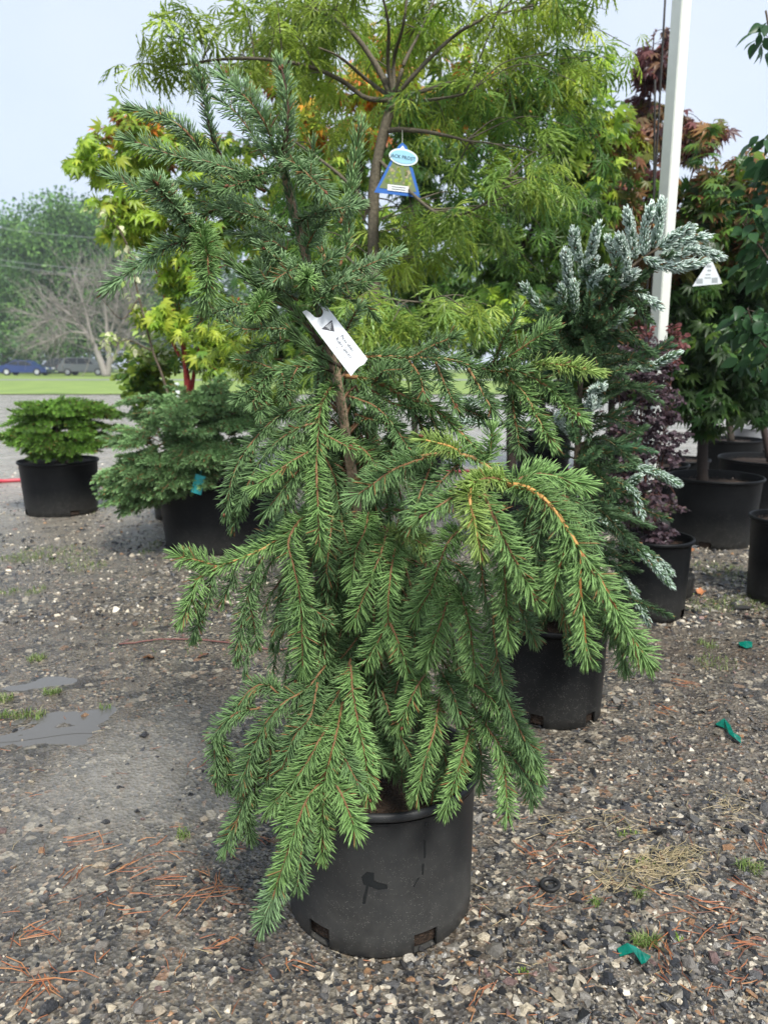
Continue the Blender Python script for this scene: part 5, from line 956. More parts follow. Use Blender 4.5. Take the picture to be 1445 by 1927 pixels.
# --- glossy broad-leaved tree at the right edge, nearest on that side
dg, DX, DY = potted('broad_leaved_tree', 'tree with large glossy oval leaves at the right edge', 1500, 1140, .24, .21, .40, Y=3.55)
DOG = [(0.028, 0.075, 0.028), (0.045, 0.11, 0.04), (0.025, 0.06, 0.024)]
de = [E(1440, 430, DY, 60, 60, .3, DOG, 1.2), E(1425, 600, DY, 50, 90, .3, DOG, 1.4), E(1450, 300, DY, 50, 90, .3, DOG, 1), E(1430, 60, DY, 30, 60, .25, DOG, .5), E(1460, 180, DY, 40, 90, .25, DOG, .6), E(1500, 400, DY, 70, 200, .4, DOG, 1.2)]
tree_crown(dg, [([np.array([DX, DY, .38]), at(1495, 800, DY), at(1485, 500, DY), at(1470, 200, DY), at(1440, 20, DY)], .02, .004), ([at(1488, 560, DY), at(1440, 480, DY), at(1395, 420, DY)], .007, .002), ([at(1490, 700, DY), at(1430, 640, DY), at(1405, 580, DY)], .007, .002)], de, 60, 7, 'ovate', 0.08, (0.10, 0.07, 0.05), .0025, .4, single=120)
# --- black pots on the right
def big_pot(px, by, rt, rb, h, label, Y=None, m='pot', trunk=None):
    t, X, Y = potted('plant_pot', label, px, by, rt, rb, h, cat='pot', Y=Y, m=m); return t, X, Y
t_, X, Y = big_pot(1440, 992, .37, .33, .46, 'wide black pot standing behind the rust-tipped maple pot')
mb = MB(); tube(mb, spline([(X, Y, .40), at(1432, 760, Y), at(1440, 560, Y)], 16)[0], np.linspace(.025, .015, 16), (0.05, .035, .03), sides=8, bumps=.05); mb.build('trunk', M['bark'], t_)
big_pot(1472, 1146, .19, .165, .42, 'tall black pot cut by the right edge, nearest on that side')
big_pot(1412, 875, .22, .20, .45, 'light grey pot standing far back at the right edge', Y=8.4, m='potgrey')
big_pot(1432, 905, .22, .19, .33, 'black pot in front of the light grey pot', Y=7.4)
big_pot(1280, 920, .24, .21, .32, 'low black pot right behind the rust-tipped maple pot', Y=6.6)
# --- purple barberry in its pot
bb, QX, QY = potted('purple_barberry', 'purple small-leaved barberry in black pot behind the silver fir', 1222, 1172, .172, .15, .37, cat='shrub', soil=.85)
BARB = [(0.055, 0.034, 0.042), (0.085, 0.058, 0.068), (0.035, 0.026, 0.03), (0.12, 0.09, 0.105)]; BG = [(0.06, 0.075, 0.04), (0.10, 0.06, 0.06)]
be = [E(1215, 820, QY, 80, 110, .25, BARB, 2), E(1200, 940, QY, 85, 60, .25, BARB+BG, 1.6), E(1200, 700, QY, 75, 70, .25, BARB, 1.4), E(1160, 850, QY, 70, 130, .25, BARB+BG, 1.5), E(1225, 1000, QY, 45, 25, .15, BARB, .5), E(1270, 650, QY, 22, 45, .1, [(0.20, 0.075, 0.07), (0.13, 0.06, 0.06)], .3), E(1205, 640, QY, 15, 40, .1, [(0.20, 0.075, 0.07), (0.13, 0.06, 0.06)], .2)]
bl = [([np.array([QX, QY, .30]), at(1215, 920, QY), at(1205, 760, QY), at(1215, 640, QY)], .008, .002)]
for a, b in ((1270, 640), (1250, 800), (1160, 720), (1140, 860), (1270, 930), (1180, 640)): bl.append(([np.array([QX, QY, .31]), at((1215+a)/2, 900, QY+rng.uniform(-.1, .1)), at(a, b, QY+rng.uniform(-.15, .15))], .005, .0015))
tree_crown(bb, bl, be, 420, 24, 'round', 0.021, (0.12, 0.05, 0.035), .0014, .1)
mb = MB(); rb_ = gnd(1288, 1128); lathe(mb, [(0.0001, .0), (.05, 0), (.058, .01), (.062, .10), (.058, .115), (.05, .11), (.0001, .105)], 28, center=(rb_[0], rb_[1]+.06, 0.001)); tag(mb.build('small_pot', M['pot']), 'small upturned black pot lying beside the barberry pot', 'pot')
# --- leafy rows further back (closing the view between the trunks)
bk = [('background_maple', 'tall green maple in the back row behind the orange maple', 780, 7.4, [(780, 300, 200, 200), (650, 350, 160, 150), (800, 560, 170, 130)], DEEP+MID), ('background_maple', 'tall dark green tree in the back row behind the green maple', 1020, 7.8, [(1040, 420, 170, 160), (960, 600, 180, 110), (1140, 600, 130, 110)], DEEP),
      ('background_maple', 'bronze-leaved tree in the back row right of the white post', 1370, 7.2, [(1330, 470, 170, 90), (1400, 560, 150, 150), (1270, 600, 140, 130), (1180, 560, 110, 150)], DEEP+RUST), ('background_maple', 'deep green tree in the back row between silver fir and white post', 1150, 6.6, [(1130, 560, 130, 110), (1190, 660, 110, 110), (1080, 660, 110, 100)], DEEP), ('background_maple', 'dark green tree in the back row behind the spruce stem', 600, 7.6, [(560, 480, 150, 180), (500, 640, 120, 100), (650, 640, 140, 110)], DEEP+MID)]
for nm, lb, px, Y, el, pal in bk:
    t, X, Y = potted(nm, lb, px, 900, .3, .26, .44, Y=Y)
    tree_crown(t, [([np.array([X, Y, .4]), at(px, 720, Y), at(px+5, 520, Y), at(px, 380, Y)], .035, .012)]+[([at(px, 700-40*i, Y), at((px+x)/2, (y+640)/2, Y), at(x, y, Y)], .013, .004) for i, (x, y, a, b) in enumerate(el)], [E(x, y, Y, a, b, .7, pal, a*b) for x, y, a, b in el], 210, 14, 'maple', 0.105, (0.05, 0.04, 0.03), .004, .35)

# ------------------------------------------------------------------ white post, canes, small labels, hose
PYY = 4.35; pb = at(1232, 800, PYY)[0]
mb = MB(); ang = Euler((0, 0, R(28)));
bm = bmesh.new(); bmesh.ops.create_cube(bm, size=1); bmesh.ops.scale(bm, vec=(.072, .072, 4.4), verts=bm.verts); bmesh.ops.bevel(bm, geom=bm.edges, offset=.004, segments=2, affect='EDGES'); bmesh.ops.translate(bm, vec=(0, 0, 2.195), verts=bm.verts)
pme = bpy.data.meshes.new('post'); bm.to_mesh(pme); bm.free()
post = link('support_post', pme, M['post'], loc=(at(1254, 400, PYY)[0], PYY, 0), rot=(0, 0, R(28))); tag(post, 'tall square off-white post rising between the maples on the right', 'post')
for (a, b, c, d, lb) in ((1252, -20, 1205, 700, 'thin dark bamboo cane standing just left of the white post'), (1232, 150, 1218, 700, 'thin dark cane leaning behind the purple maple leaves')):
    mb = MB(); q = at(c, d, PYY+.25); tube(mb, spline([at(a, b, PYY+.25), at((a+c)/2+3, (b+d)/2, PYY+.25), q, (q[0]-.03, PYY+.25, 0)], 20)[0], .006, (0.03, .028, .025), sides=6); tag(mb.build('plant_cane', M['twig']), lb, 'cane')
wt = thing('triangle_label', 'white triangular plastic label hanging right of the white post', 'tag', at(1331, 520, RY-.35))
tf = frame(at(1302, 539, RY-.55), (1, 0, .02), (0, .05, 1)); tn = tf[3] if tf[3][1] < 0 else -tf[3]; s_ = mpp(RY-.55, 520)
mb = MB(); plate(mb, [(0, 0), (56*s_, 4*s_), (36*s_, 44*s_), (28*s_, 44*s_)], .0015, (tf[0], tf[1], tf[2], tn), (0.62, .66, .68)); mb.build('label_card', M['plain'], wt, smooth=False)
mb = MB()
for x, y, w_, h_ in ((7, 5, 12, 9), (36, 6, 11, 9), (22, 14, 12, 2), (24, 20, 9, 2), (27, 27, 7, 3), (25, 34, 9, 4)): plate(mb, [(x*s_, y*s_), ((x+w_)*s_, y*s_), ((x+w_)*s_, (y+h_)*s_), (x*s_, (y+h_)*s_)], .0005, (tf[0]+tn*.0014, tf[1], tf[2], tn), (0.30, .33, .34))
mb.build('printed_blocks', M['matte'], wt, smooth=False)
mb = MB(); tube(mb, spline([at(1333, 497, RY-.55), at(1335, 480, RY-.5), at(1334, 455, RY-.42)], 8)[0], .0015, (0.4, .4, .38), sides=4); mb.build('hanging_loop', M['plain'], wt)
mb = MB(); hp_ = [gnd(-200, 905), gnd(0, 909), gnd(45, 907), gnd(300, 898), gnd(700, 892), gnd(1100, 888), gnd(1300, 884), gnd(1390, 882), gnd(1600, 884)]
hq = spline(hp_, 120)[0]; hq[:, 2] = .02; tube(mb, hq, .019, sides=10); tag(mb.build('garden_hose', M['hose']), 'red garden hose lying across the gravel behind the pots', 'hose')

# ------------------------------------------------------------------ far edge of the field: trees, dead tree, cars, wires
def spray_template(n, seed):
    r = np.random.default_rng(seed); V, F = [], []
    for k in range(n):
        c = r.standard_normal(3)*0.42; d = nrm(r.standard_normal(3)+np.array([0, 0, -.3])); s = nrm(np.cross(d, r.standard_normal(3))); l = 0.30+.2*r.random(); w = 0.11
        b = len(V); V += [c, c+d*l*.5+s*w, c+d*l, c+d*l*.5-s*w]; F += [(b, b+1, b+2), (b, b+2, b+3)]
    return np.array(V), np.array(F)
SPR = [spray_template(12, 900+k) for k in range(4)]
def far_tree(name, label, px, Y, ells, pal, n, size, trunk_r=.45, wood=(0.10, 0.085, 0.07)):
    g = at(px, 700, Y); t = thing(name, label, 'tree', (g[0], Y, 0.03), 'trees along the far side of the field'); b = np.array([g[0], Y, 0.0])
    es = [E(*e[:2], Y+e[4], e[2], e[3], e[5], pal, 1) for e in ells]
    mb = MB(); top = max(e[0][2] for e in es); tube(mb, spline([b, b+np.array([.2, 0, top*.3]), b+np.array([.1, 0, top*.9])], 20)[0], np.linspace(trunk_r, .1, 20), wood, sides=9, bumps=.06); mb.build('trunk', M['bark'], t)
    mb = MB()
    for e in es: tube(mb, spline([b+np.array([.1, 0, top*.25]), (b+np.array([0, 0, top*.4])+e[0])/2, e[0]], 12)[0], np.linspace(trunk_r*.5, .06, 12), wood, sides=5)
    mb.build('limbs', M['bark'], t)
    w = np.array([e[1][0]*e[1][2] for e in es]); w /= w.sum(); mb = MB(); P, C_ = [], []
    for k in range(n):
        e = es[rng.choice(len(es), p=w)]; q = nrm(rng.standard_normal(3)); q *= (0.62+.42*rng.random()) if rng.random() < .8 else rng.random()
        q *= 0.85+0.35*vnoise(np.array([q[0]*4+9+e[0][0]]), np.array([q[2]*4+30+q[1]*3]), 11)[0]; P.append(e[0]+q*np.asarray(e[1])); C_.append(np.asarray(pal[rng.integers(0, len(pal))])*(0.7+.6*rng.random()))
    P = np.array(P); C_ = np.array(C_)
    for k in range(4):
        s = np.arange(k, n, 4); put_leaves(mb, SPR[k], P[s], rng.standard_normal((len(s), 3)), rng.standard_normal((len(s), 3)), size*(.7+.6*rng.random(len(s))), C_[s])
    mb.build('crown', M['farleaf'], t, kind='stuff'); return t
FG = [(0.06, 0.13, 0.035), (0.08, 0.17, 0.04), (0.05, 0.105, 0.04), (0.11, 0.20, 0.05)]
FD = [(0.04, 0.09, 0.035), (0.05, 0.11, 0.04), (0.035, 0.075, 0.03)]
far_tree('broadleaf_tree', 'biggest round-crowned tree beyond the lawn, above the parked cars', 118, 90, [(95, 470, 85, 75, 0, 7), (150, 430, 70, 55, 0, 6), (60, 560, 80, 80, 0, 6), (170, 520, 80, 80, 0, 6), (40, 480, 55, 60, 0, 5), (200, 450, 55, 60, 0, 5), (130, 620, 70, 50, 0, 5)], FG, 3600, 1.15)
far_tree('broadleaf_tree', 'tree with branches hanging low over the blue sedan at the left edge', 10, 84, [(20, 560, 60, 70, 0, 4), (15, 640, 60, 45, 0, 4), (70, 640, 55, 40, -2, 3), (-60, 560, 70, 110, 0, 5)], FG, 2200, 1.0)
far_tree('broadleaf_tree', 'dark green tree filling the gap behind the dead grey tree', 245, 98, [(250, 560, 80, 90, 0, 6), (200, 640, 110, 45, 0, 5), (310, 600, 80, 90, 0, 6), (380, 560, 90, 120, 0, 6)], FD+FG, 2600, 1.2)
far_tree('broadleaf_tree', 'distant tree behind the lace-leaf maple, seen through gaps', 760, 95, [(700, 560, 150, 110, 0, 7), (850, 580, 150, 90, 0, 7), (560, 560, 110, 120, 0, 6)], FD+FG, 2200, 1.4)
far_tree('broadleaf_tree', 'distant tree behind the post and maples on the right', 1300, 95, [(1200, 620, 150, 60, 0, 7), (1350, 600, 150, 80, 0, 7), (1480, 600, 110, 80, 0, 6)], FD+FG, 2000, 1.4)
# dead grey tree
dt = thing('dead_tree', 'bare grey dead tree with fine upswept twigs on the lawn edge', 'tree', (*gnd(201, 709)[:2], 0.03)); DTY = gnd(201, 709)[1]; DTX = gnd(201, 709)[0]
GREY = (0.26, 0.235, 0.21); kpx = mpp(DTY, 650)
limbs = [([(201, 709), (190, 680), (172, 640), (140, 600), (100, 570)], .34, .05), ([(203, 709), (206, 670), (202, 640), (200, 590), (190, 530)], .26, .04), ([(205, 690), (222, 660), (240, 630), (262, 600)], .15, .03), ([(176, 648), (165, 600), (150, 550), (130, 515)], .13, .03), ([(204, 650), (216, 600), (225, 540), (228, 500)], .13, .03), ([(165, 628), (130, 625), (95, 640)], .10, .03), ([(210, 640), (235, 600), (250, 550)], .10, .03), ([(150, 612), (110, 600), (70, 605)], .09, .03)]
tws = MB()
for k, (pl, r0, r1) in enumerate(limbs):
    Q, _ = spline([at(x, y, DTY+rng.uniform(-.6, .6)*(i > 0)) for i, (x, y) in enumerate(pl)], 30); Q[0, 2] = min(Q[0, 2], 0.0) if k < 2 else Q[0, 2]; mb = MB(); tube(mb, Q, np.linspace(r0, r1, 30), GREY, sides=7, bumps=.06); mb.build('trunk' if k == 0 else 'limb', M['bark'], dt)
    for q in range(42):
        i = int(8+21*rng.random()); st = Q[i]; t = nrm(Q[i]-Q[i-3]); a = rng.standard_normal(3); L_ = 1.4+2.6*rng.random(); e = st+nrm(t*.6+a*.55+np.array([0, 0, .45 if rng.random() < .75 else -.7]))*L_
        q2, _ = spline([st, (st+e)/2+rng.standard_normal(3)*.12, e], 9); tube(tws, q2, np.linspace(.035, .012, 9), GREY, sides=3, cap=False)
        for z in range(5):
            j = int(2+6*rng.random()); s2 = q2[j]; e2 = s2+nrm(nrm(e-st)*.8+rng.standard_normal(3)*.5+np.array([0, 0, .1]))*L_*.45; tube(tws, [s2, (s2+e2)/2+rng.standard_normal(3)*.05, e2], [.018, .012, .008], GREY, sides=3, cap=False)
tws.build('twigs', M['twig'], dt, kind='stuff')

def car(label, px0, px1, py, color, kind='sedan', flip=False, group='cars parked beyond the lawn'):
    Yc = gnd((px0+px1)/2, py)[1]; L_ = 4.7 if kind == 'sedan' else 4.8; X = (at(px0, py, Yc)[0]+at(px1, py, Yc)[0])/2
    t = thing('parked_car', label, 'car', (X, Yc, 0.034), group); s = -1 if flip else 1
    if kind == 'sedan': low = [(-2.32, .30), (2.30, .28), (2.34, .55), (2.2, .70), (1.25, .86), (-1.6, .95), (-2.30, .92), (-2.35, .6)]; cab = [(1.22, .85), (.45, 1.36), (0.0, 1.43), (-.75, 1.40), (-1.75, .95)]
    else: low = [(-2.35, .36), (2.30, .34), (2.36, .65), (2.25, .86), (1.25, 1.02), (-2.25, 1.05), (-2.38, .7)]; cab = [(1.2, 1.0), (.55, 1.58), (0, 1.68), (-1.7, 1.64), (-2.2, 1.03)]
    W = 1.8; fr_ = ((X, Yc, 0.034), (s, 0, 0), (0, 0, 1), (0, -1, 0))
    mb = MB(); plate(mb, low, W, fr_, color); cabin = MB(); plate(cabin, cab, W*.82, fr_, color); body = mb.build('body', M['carpaint'], t, smooth=False); roof = cabin.build('cabin', M['carpaint'], t, smooth=False)
    top = max(z for _, z in cab); cx0, cx1 = cab[0][0], cab[-1][0]
    ins = [(cx0*.80, cab[0][1]+.06), (cab[1][0]-.02, cab[1][1]-.06), (cab[3][0]*.95, cab[3][1]-.08), (cx1*.84, cab[-1][1]+.08)]; m_ = (ins[0][0]+ins[3][0])/2-.1
    for a, b in (((ins[0], ins[1], (m_+.04, top-.08), (m_+.04, cab[0][1]+.07))), None), (((m_-.04, cab[0][1]+.07), (m_-.04, top-.08), ins[2], ins[3]), None):
        for side in (1, -1):
            mb = MB(); plate(mb, list(a), .02, ((X, Yc-side*W*.412, 0.034), (s, 0, 0), (0, 0, 1), (0, -1, 0))); mb.build('window', M['glass'], roof, base_of(t), smooth=False)
    for wx in (-1.42, 1.42):
        for side in (1, -1):
            mb = MB(); a = np.linspace(0, 6.283, 22)[:-1]; plate(mb, [(wx+.33*math.cos(q), .33+.33*math.sin(q)) for q in a], .22, ((X, Yc-side*.83, 0.03), (s, 0, 0), (0, 0, 1), (0, -1, 0))); w = mb.build('wheel', M['rubber'], t, smooth=False)
            mb = MB(); plate(mb, [(wx+.21*math.cos(q), .33+.21*math.sin(q)) for q in a], .02, ((X, Yc-side*.95, 0.03), (s, 0, 0), (0, 0, 1), (0, -1, 0)), (0.45, .46, .48)); mb.build('rim', M['carpaint'], w, base_of(t), smooth=False)
    for wx, nm, cc in ((2.30, 'headlight', (.7, .7, .7)), (-2.31, 'taillight', (.45, .02, .02))):
        for side in (1, -1): mb = MB(); bx(mb, (X+s*wx, Yc-side*.68, .034+(.66 if kind == 'sedan' else .82)), (.12, .42, .16), cc); mb.build(nm, M['carpaint'], t, smooth=False)
M['carpaint'] = mat('car_paint', rough=0.3, spec=0.5, use_col=True, coat=0.6)
car('blue sedan parked beyond the lawn at the left edge', 4, 98, 707, (0.014, 0.035, 0.15))
car('dark hatchback parked right of the blue sedan, half hidden by a tree trunk', 92, 130, 704.7, (0.02, 0.022, 0.025), 'suv', True)
car('silver estate car parked between the far trunk and the dead tree', 128, 200, 707, (0.16, 0.17, 0.18), 'suv')
for k, (y0, y1, lb) in enumerate(((432, 452, 'uppermost thin power cable crossing in front of the far trees'), (492, 512, 'middle thin power cable crossing in front of the far trees'), (500, 526, 'lowest thin power cable crossing in front of the far trees'))):
    mb = MB(); Yw = 66; tube(mb, spline([at(-900, y0-100, Yw), at(-200, y0-30, Yw), at(110, (y0+y1)/2, Yw), at(400, y1, Yw), at(1100, y1-30, Yw), at(2300, y0-160, Yw)], 60)[0], .018, (0.25, .26, .27), sides=5); tag(mb.build('power_cable', M['twig']), lb, 'cable')

# ------------------------------------------------------------------ litter, weeds and scraps on the gravel
def gz(x, y): return float(gheight(np.array([x]), np.array([y]))[0])
mb = MB(); RBR = [(0.20, 0.065, 0.025), (0.28, 0.10, 0.04), (0.13, 0.05, 0.025), (0.33, 0.15, 0.06)]
clusters = [(150, 1590, 22, 0.2), (140, 1650, 18, 1.4), (205, 1585, 20, 0.0), (240, 1640, 24, 0.9), (290, 1590, 16, 0.6), (330, 1615, 16, 0.1), (330, 1660, 24, 2.9), (360, 1695, 34, .35), (425, 1690, 34, .3), (400, 1660, 16, 2.0), (240, 1705, 18, .05), (455, 1600, 14, -.5), (500, 1590, 14, -.7), (50, 1760, 22, 2.0), (80, 1760, 22, 0.2), (170, 1800, 18, 1.2), (40, 1835, 30, -.25), (110, 1850, 34, -.5), (60, 1880, 22, 1.2), (430, 1770, 18, .2), (365, 1450, 10, 1.1), (570, 1820, 14, -.5), (480, 1830, 10, -.6),
            (1260, 1760, 30, .4), (1310, 1740, 26, -.4), (1370, 1730, 24, .6), (1250, 1790, 24, 1.5), (1390, 1780, 22, .2), (1430, 1600, 20, 1.3), (1410, 1690, 20, -.8), (1340, 1700, 22, -.5), (1275, 1845, 18, -.9), (900, 1880, 16, 1.0), (1015, 1620, 16, .4), (985, 1600, 12, -.8), (1060, 1580, 12, .1), (1020, 1700, 18, .3), (1080, 1690, 14, .6), (1110, 1600, 12, -.7), (1245, 1700, 18, -.6), (1290, 1290, 12, -.3), (1250, 1340, 12, -.4), (870, 1920, 10, .9), (1400, 1850, 14, .3)]
def bits(mb, P, d, l, w, C):
    n = len(P); s = nrm(np.cross(d, [0, 0, 1]))*np.asarray(w)[:, None]*.5; up = np.array([0, 0, 1.0])*np.asarray(w)[:, None]*.6; l = np.asarray(l)[:, None]; bow = nrm(np.cross(d, [0, 0, 1]))*l*0.08*rng.standard_normal((n, 1))
    V = np.stack([P-d*l/2-s, P-d*l/2+s, P-d*l/2+up, P+bow-s, P+bow+s, P+bow+up*1.2, P+d*l/2-s*.5, P+d*l/2+s*.5, P+d*l/2+up*.6], 1)
    Fi = []
    for a in (0, 3): Fi += [(a, a+3, a+2), (a+2, a+3, a+5), (a+2, a+5, a+1), (a+1, a+5, a+4)]
    mb.add(V.reshape(-1, 3), (np.array(Fi)[None]+(np.arange(n)*9)[:, None, None]).reshape(-1, 3), np.repeat(C, 9, 0))
for px, py, ln, a in clusters:
    c = gnd(px, py); n = rng.integers(3, 8)
    for k in range(n):
        aa = a+rng.standard_normal()*.35; d = nrm(np.array([math.cos(aa), math.sin(aa)*1.3, rng.standard_normal()*.05])); p = c+np.array([rng.standard_normal()*.018, rng.standard_normal()*.018, 0]); p[2] = gz(p[0], p[1])+.007+.004*rng.random()
        bits(mb, p[None], d[None], [ln*2.3*mpp(c[1], py)*(.6+.6*rng.random())], [.0022], np.array([RBR[rng.integers(0, 4)]]))
n = 900; px, py, X, Y = screen_points(n, 1250, 2000); w_ = np.where(px > 900, .8, .35) > rng.random(n); X, Y = X[w_], Y[w_]; n = len(X)
P = np.stack([X, Y, gheight(X, Y)+.005], 1); a = rng.random(n)*6.283; bits(mb, P, nrm(np.stack([np.cos(a), np.sin(a), .08*rng.standard_normal(n)], 1)), .012+.03*rng.random(n), np.full(n, .0016), np.array(RBR+[(0.30, .24, .13), (.05, .035, .025)])[rng.integers(0, 6, n)])
tag(mb.build('fallen_pine_needles', M['litter'], kind='stuff'), 'red-brown fallen pine needles scattered over the gravel', 'pine needles')
def tufts(name, label, spots_, cols, lmin, lmax, lean, cat='grass'):
    mb = MB()
    for px, py, rx, ry, n in spots_:
        k = mpp(gnd(px, py)[1], py); c = gnd(px, py); u = nrm(rng.standard_normal((n, 2)))*np.sqrt(rng.random((n, 1))); gy = abs(gnd(px, py-ry)[1]-gnd(px, py+ry)[1])/2
        X = c[0]+u[:, 0]*rx*k; Y = c[1]+u[:, 1]*gy; P = np.stack([X, Y, gheight(X, Y)], 1); a = rng.random(n)*6.283; l = (lmin+(lmax-lmin)*rng.random(n))[:, None]; ln = (lean*(.4+.8*rng.random(n)))[:, None]
        h = np.stack([np.cos(a), np.sin(a), np.zeros(n)], 1); s = np.stack([-np.sin(a), np.cos(a), np.zeros(n)], 1)*.0013; up = np.array([0, 0, 1.0])
        m1 = P+(up*(1-ln*.3)+h*ln*.45)*l*.55; t1 = P+(up*(1-ln*.75)+h*ln)*l
        V = np.stack([P-s, P+s, m1+s*.8, m1-s*.8, t1], 1); C_ = np.asarray(cols)[rng.integers(0, len(cols), n)]*(.75+.5*rng.random((n, 1)))
        mb.add(V.reshape(-1, 3), (np.array([(0, 1, 2), (0, 2, 3), (3, 2, 4)])[None]+(np.arange(n)*5)[:, None, None]).reshape(-1, 3), np.repeat(C_, 5, 0))
    tag(mb.build(name, M['grass'], kind='stuff'), label, cat)
GR = [(0.14, 0.22, 0.05), (0.20, 0.28, 0.08), (0.26, 0.28, 0.12), (0.11, 0.18, 0.04)]
tufts('grass_patches', 'short green grass patches growing through the gravel', [(100, 1045, 80, 18, 420), (40, 1050, 40, 10, 180), (165, 1065, 40, 10, 150), (68, 1112, 14, 10, 70), (20, 1115, 20, 6, 60), (70, 1238, 18, 6, 110), (100, 1305, 18, 6, 90), (30, 1345, 34, 8, 150), (75, 1345, 10, 8, 60), (10, 1315, 14, 8, 80), (200, 1330, 12, 4, 30), (285, 1030, 14, 16, 130), (1355, 1075, 50, 18, 260), (1330, 1140, 60, 14, 200), (1400, 1135, 40, 14, 160), (1345, 1250, 40, 14, 90), (1215, 1775, 24, 8, 110), (1330, 1215, 18, 10, 60), (1410, 1640, 24, 10, 80), (1120, 1705, 10, 6, 30), (1200, 1690, 10, 6, 30), (345, 1575, 14, 8, 40), (1120, 1040, 60, 12, 80), (400, 1200, 200, 60, 90), (150, 960, 60, 10, 90)], GR, .012, .04, .8)
mb = MB()
for px, py, rx, ry, n in ((1225, 1640, 75, 26, 150), (1265, 1618, 55, 20, 110), (1150, 1665, 60, 20, 40), (1370, 1520, 50, 26, 40), (1180, 1560, 60, 26, 30), (1060, 1560, 60, 30, 20)):
    c = gnd(px, py); k = mpp(c[1], py); gy = abs(gnd(px, py-ry)[1]-gnd(px, py+ry)[1])/2; X = c[0]+rng.standard_normal(n)*rx*k*.55; Y = c[1]+rng.standard_normal(n)*gy*.55; a = 0.3+rng.standard_normal(n)*.8
    bits(mb, np.stack([X, Y, gheight(X, Y)+.004+.006*rng.random(n)], 1), nrm(np.stack([np.cos(a), np.sin(a), .18*rng.standard_normal(n)], 1)), .02+.04*rng.random(n), np.full(n, .0015), np.array([(0.30, .24, .13), (.40, .32, .19), (.20, .16, .08), (.16, .14, .07)])[rng.integers(0, 4, n)])
tag(mb.build('dry_grass', M['litter'], kind='stuff'), 'straw-coloured dead grass blades lying on the gravel right of the spruce pot', 'dry grass')
tufts('weed_sprouts', 'tiny leafy weeds sprouting between the stones', [(1275, 1770, 12, 6, 26), (1215, 1625, 20, 8, 40), (1180, 1570, 24, 8, 40), (545, 1015, 20, 10, 30), (985, 1835, 10, 6, 20), (1390, 1100, 30, 8, 40), (1295, 1120, 20, 6, 30)], [(0.2, .34, .05), (.3, .42, .08)], .006, .014, .6, 'weeds')
def scrap(name, label, cat, pts, m, lift=.012, col=(.02, .36, .27)):
    mb = MB(); Q = np.array([gnd(*p) for p in pts]); 
    for q in Q: q[2] = gz(q[0], q[1])+lift*(.5+rng.random())
    h = len(Q)//2; V = Q; F_ = []
    for i in range(h-1): a, b, c, d = i, i+1, len(Q)-2-i, len(Q)-1-i; F_ += [(a, b, c), (a, c, d)]
    mb.add(V, F_, col); mb.add(V-np.array([0, 0, .0015]), [f[::-1] for f in F_], col); o = mb.build(name, m, smooth=False); return tag(o, label, cat)
scrap('plastic_tape', 'crumpled teal tape scrap on the gravel at lower right', 'tape', [(1160, 1795), (1178, 1790), (1196, 1796), (1205, 1802), (1224, 1802), (1213, 1826), (1205, 1828), (1199, 1816), (1190, 1808), (1165, 1810)], M['tape'])
scrap('plastic_tape', 'thin curled teal tape strip on the gravel at middle right', 'tape', [(1345, 1366), (1360, 1363), (1372, 1376), (1378, 1388), (1392, 1396), (1393, 1405), (1382, 1402), (1370, 1392), (1362, 1376), (1346, 1370)], M['tape'])
scrap('plastic_tape', 'small teal tape bit near the right edge by the pots', 'tape', [(1388, 1213), (1402, 1214), (1414, 1213), (1414, 1223), (1402, 1224), (1390, 1220)], M['tape'])
mb = MB(); c = gnd(1034, 1674); a = np.linspace(0, 6.283, 33); tube(mb, np.stack([c[0]+.0185*np.cos(a), c[1]+.0185*np.sin(a), np.full(33, gz(c[0], c[1])+.009)+.002*np.cos(a)], 1), .0048, sides=8, cap=False); tag(mb.build('rubber_ring', M['rubber']), 'small black rubber ring lying on the gravel right of the spruce pot', 'ring')
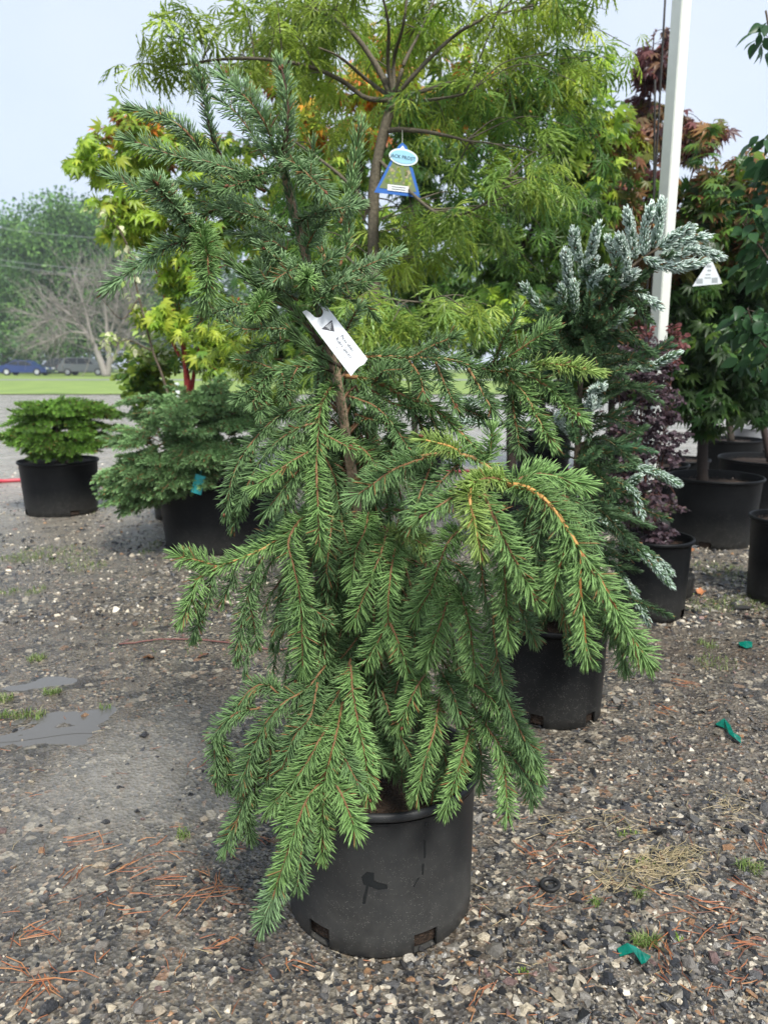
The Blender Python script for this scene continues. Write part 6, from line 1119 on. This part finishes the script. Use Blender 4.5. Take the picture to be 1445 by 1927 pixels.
def dead_leaf(px, py, s, col, label):
    c = gnd(px, py); mb = MB(); V, F_ = LEAF['ovate']; V = V.copy(); V[:, 2] = V[:, 2]*-1.0+.9*np.abs(V[:, 1])+.05*rng.standard_normal(len(V)); a = rng.random()*6.283
    ca, sa = math.cos(a), math.sin(a); W = np.stack([V[:, 0]*ca-V[:, 1]*sa, V[:, 0]*sa+V[:, 1]*ca, V[:, 2]], 1)*s; W += np.array([c[0], c[1], gz(c[0], c[1])+.004]); W[:, 2] = np.maximum(W[:, 2], c[2]+.004); mb.add(W, F_, col); tag(mb.build('dead_leaf', M['litter']), label, 'leaf', 'dead leaves on the gravel')
dead_leaf(292, 1240, .055, (0.10, .05, .025), 'curled dark brown leaf on the wet gravel left of the spruce')
dead_leaf(372, 1240, .05, (0.12, .055, .03), 'brown leaf next to the thin stem on the gravel left of the spruce')
dead_leaf(1318, 1122, .085, (0.42, .17, .07), 'orange-brown dead leaf on the gravel by the barberry pot')
dead_leaf(1300, 1040, .06, (0.30, .13, .06), 'brown dead leaf at the foot of the rust-tipped maple pot')
dead_leaf(255, 1180, .045, (0.09, .05, .03), 'small dark dead leaf on the wet gravel below the blue-green fir')
mb = MB(); q = spline([gnd(225, 1216), gnd(330, 1207), gnd(430, 1212), gnd(500, 1222), gnd(575, 1219)], 40)[0]; q[:, 2] = gheight(q[:, 0], q[:, 1])+.008; tube(mb, q, .0035, (0.16, .07, .06), sides=5); tag(mb.build('fallen_stem', M['twig']), 'long thin reddish stem lying on the gravel left of the spruce', 'twig')
mb = MB(); q = np.array([on_pot(878, 1475), on_pot(874, 1440)]); tube(mb, spline([at(846, 1500, Y0-.12), at(872, 1440, Y0-.14), at(884, 1372, Y0-.15)], 12)[0], .010, (0.55, .24, .03), sides=6); tag(mb.build('plant_stake', M['plain']), 'orange-yellow stake in the soil of the spruce pot', 'stake')

# ------------------------------------------------------------------ moist air over the field
bm = bmesh.new(); bmesh.ops.create_cube(bm, size=1); bmesh.ops.scale(bm, vec=(1200, 1200, 60), verts=bm.verts); bmesh.ops.translate(bm, vec=(0, 250, 28.9), verts=bm.verts)
hm = bpy.data.meshes.new('haze'); bm.to_mesh(hm); bm.free()
hmat = bpy.data.materials.new('haze'); hmat.use_nodes = True; ht = hmat.node_tree; ht.nodes.clear(); ho = ht.nodes.new('ShaderNodeOutputMaterial'); hv = ht.nodes.new('ShaderNodeVolumePrincipled')
hv.inputs['Color'].default_value = (0.86, 0.92, 1.0, 1); hv.inputs['Density'].default_value = 0.0008; ht.links.new(hv.outputs[0], ho.inputs['Volume'])
link('haze', hm, hmat, kind='stuff')
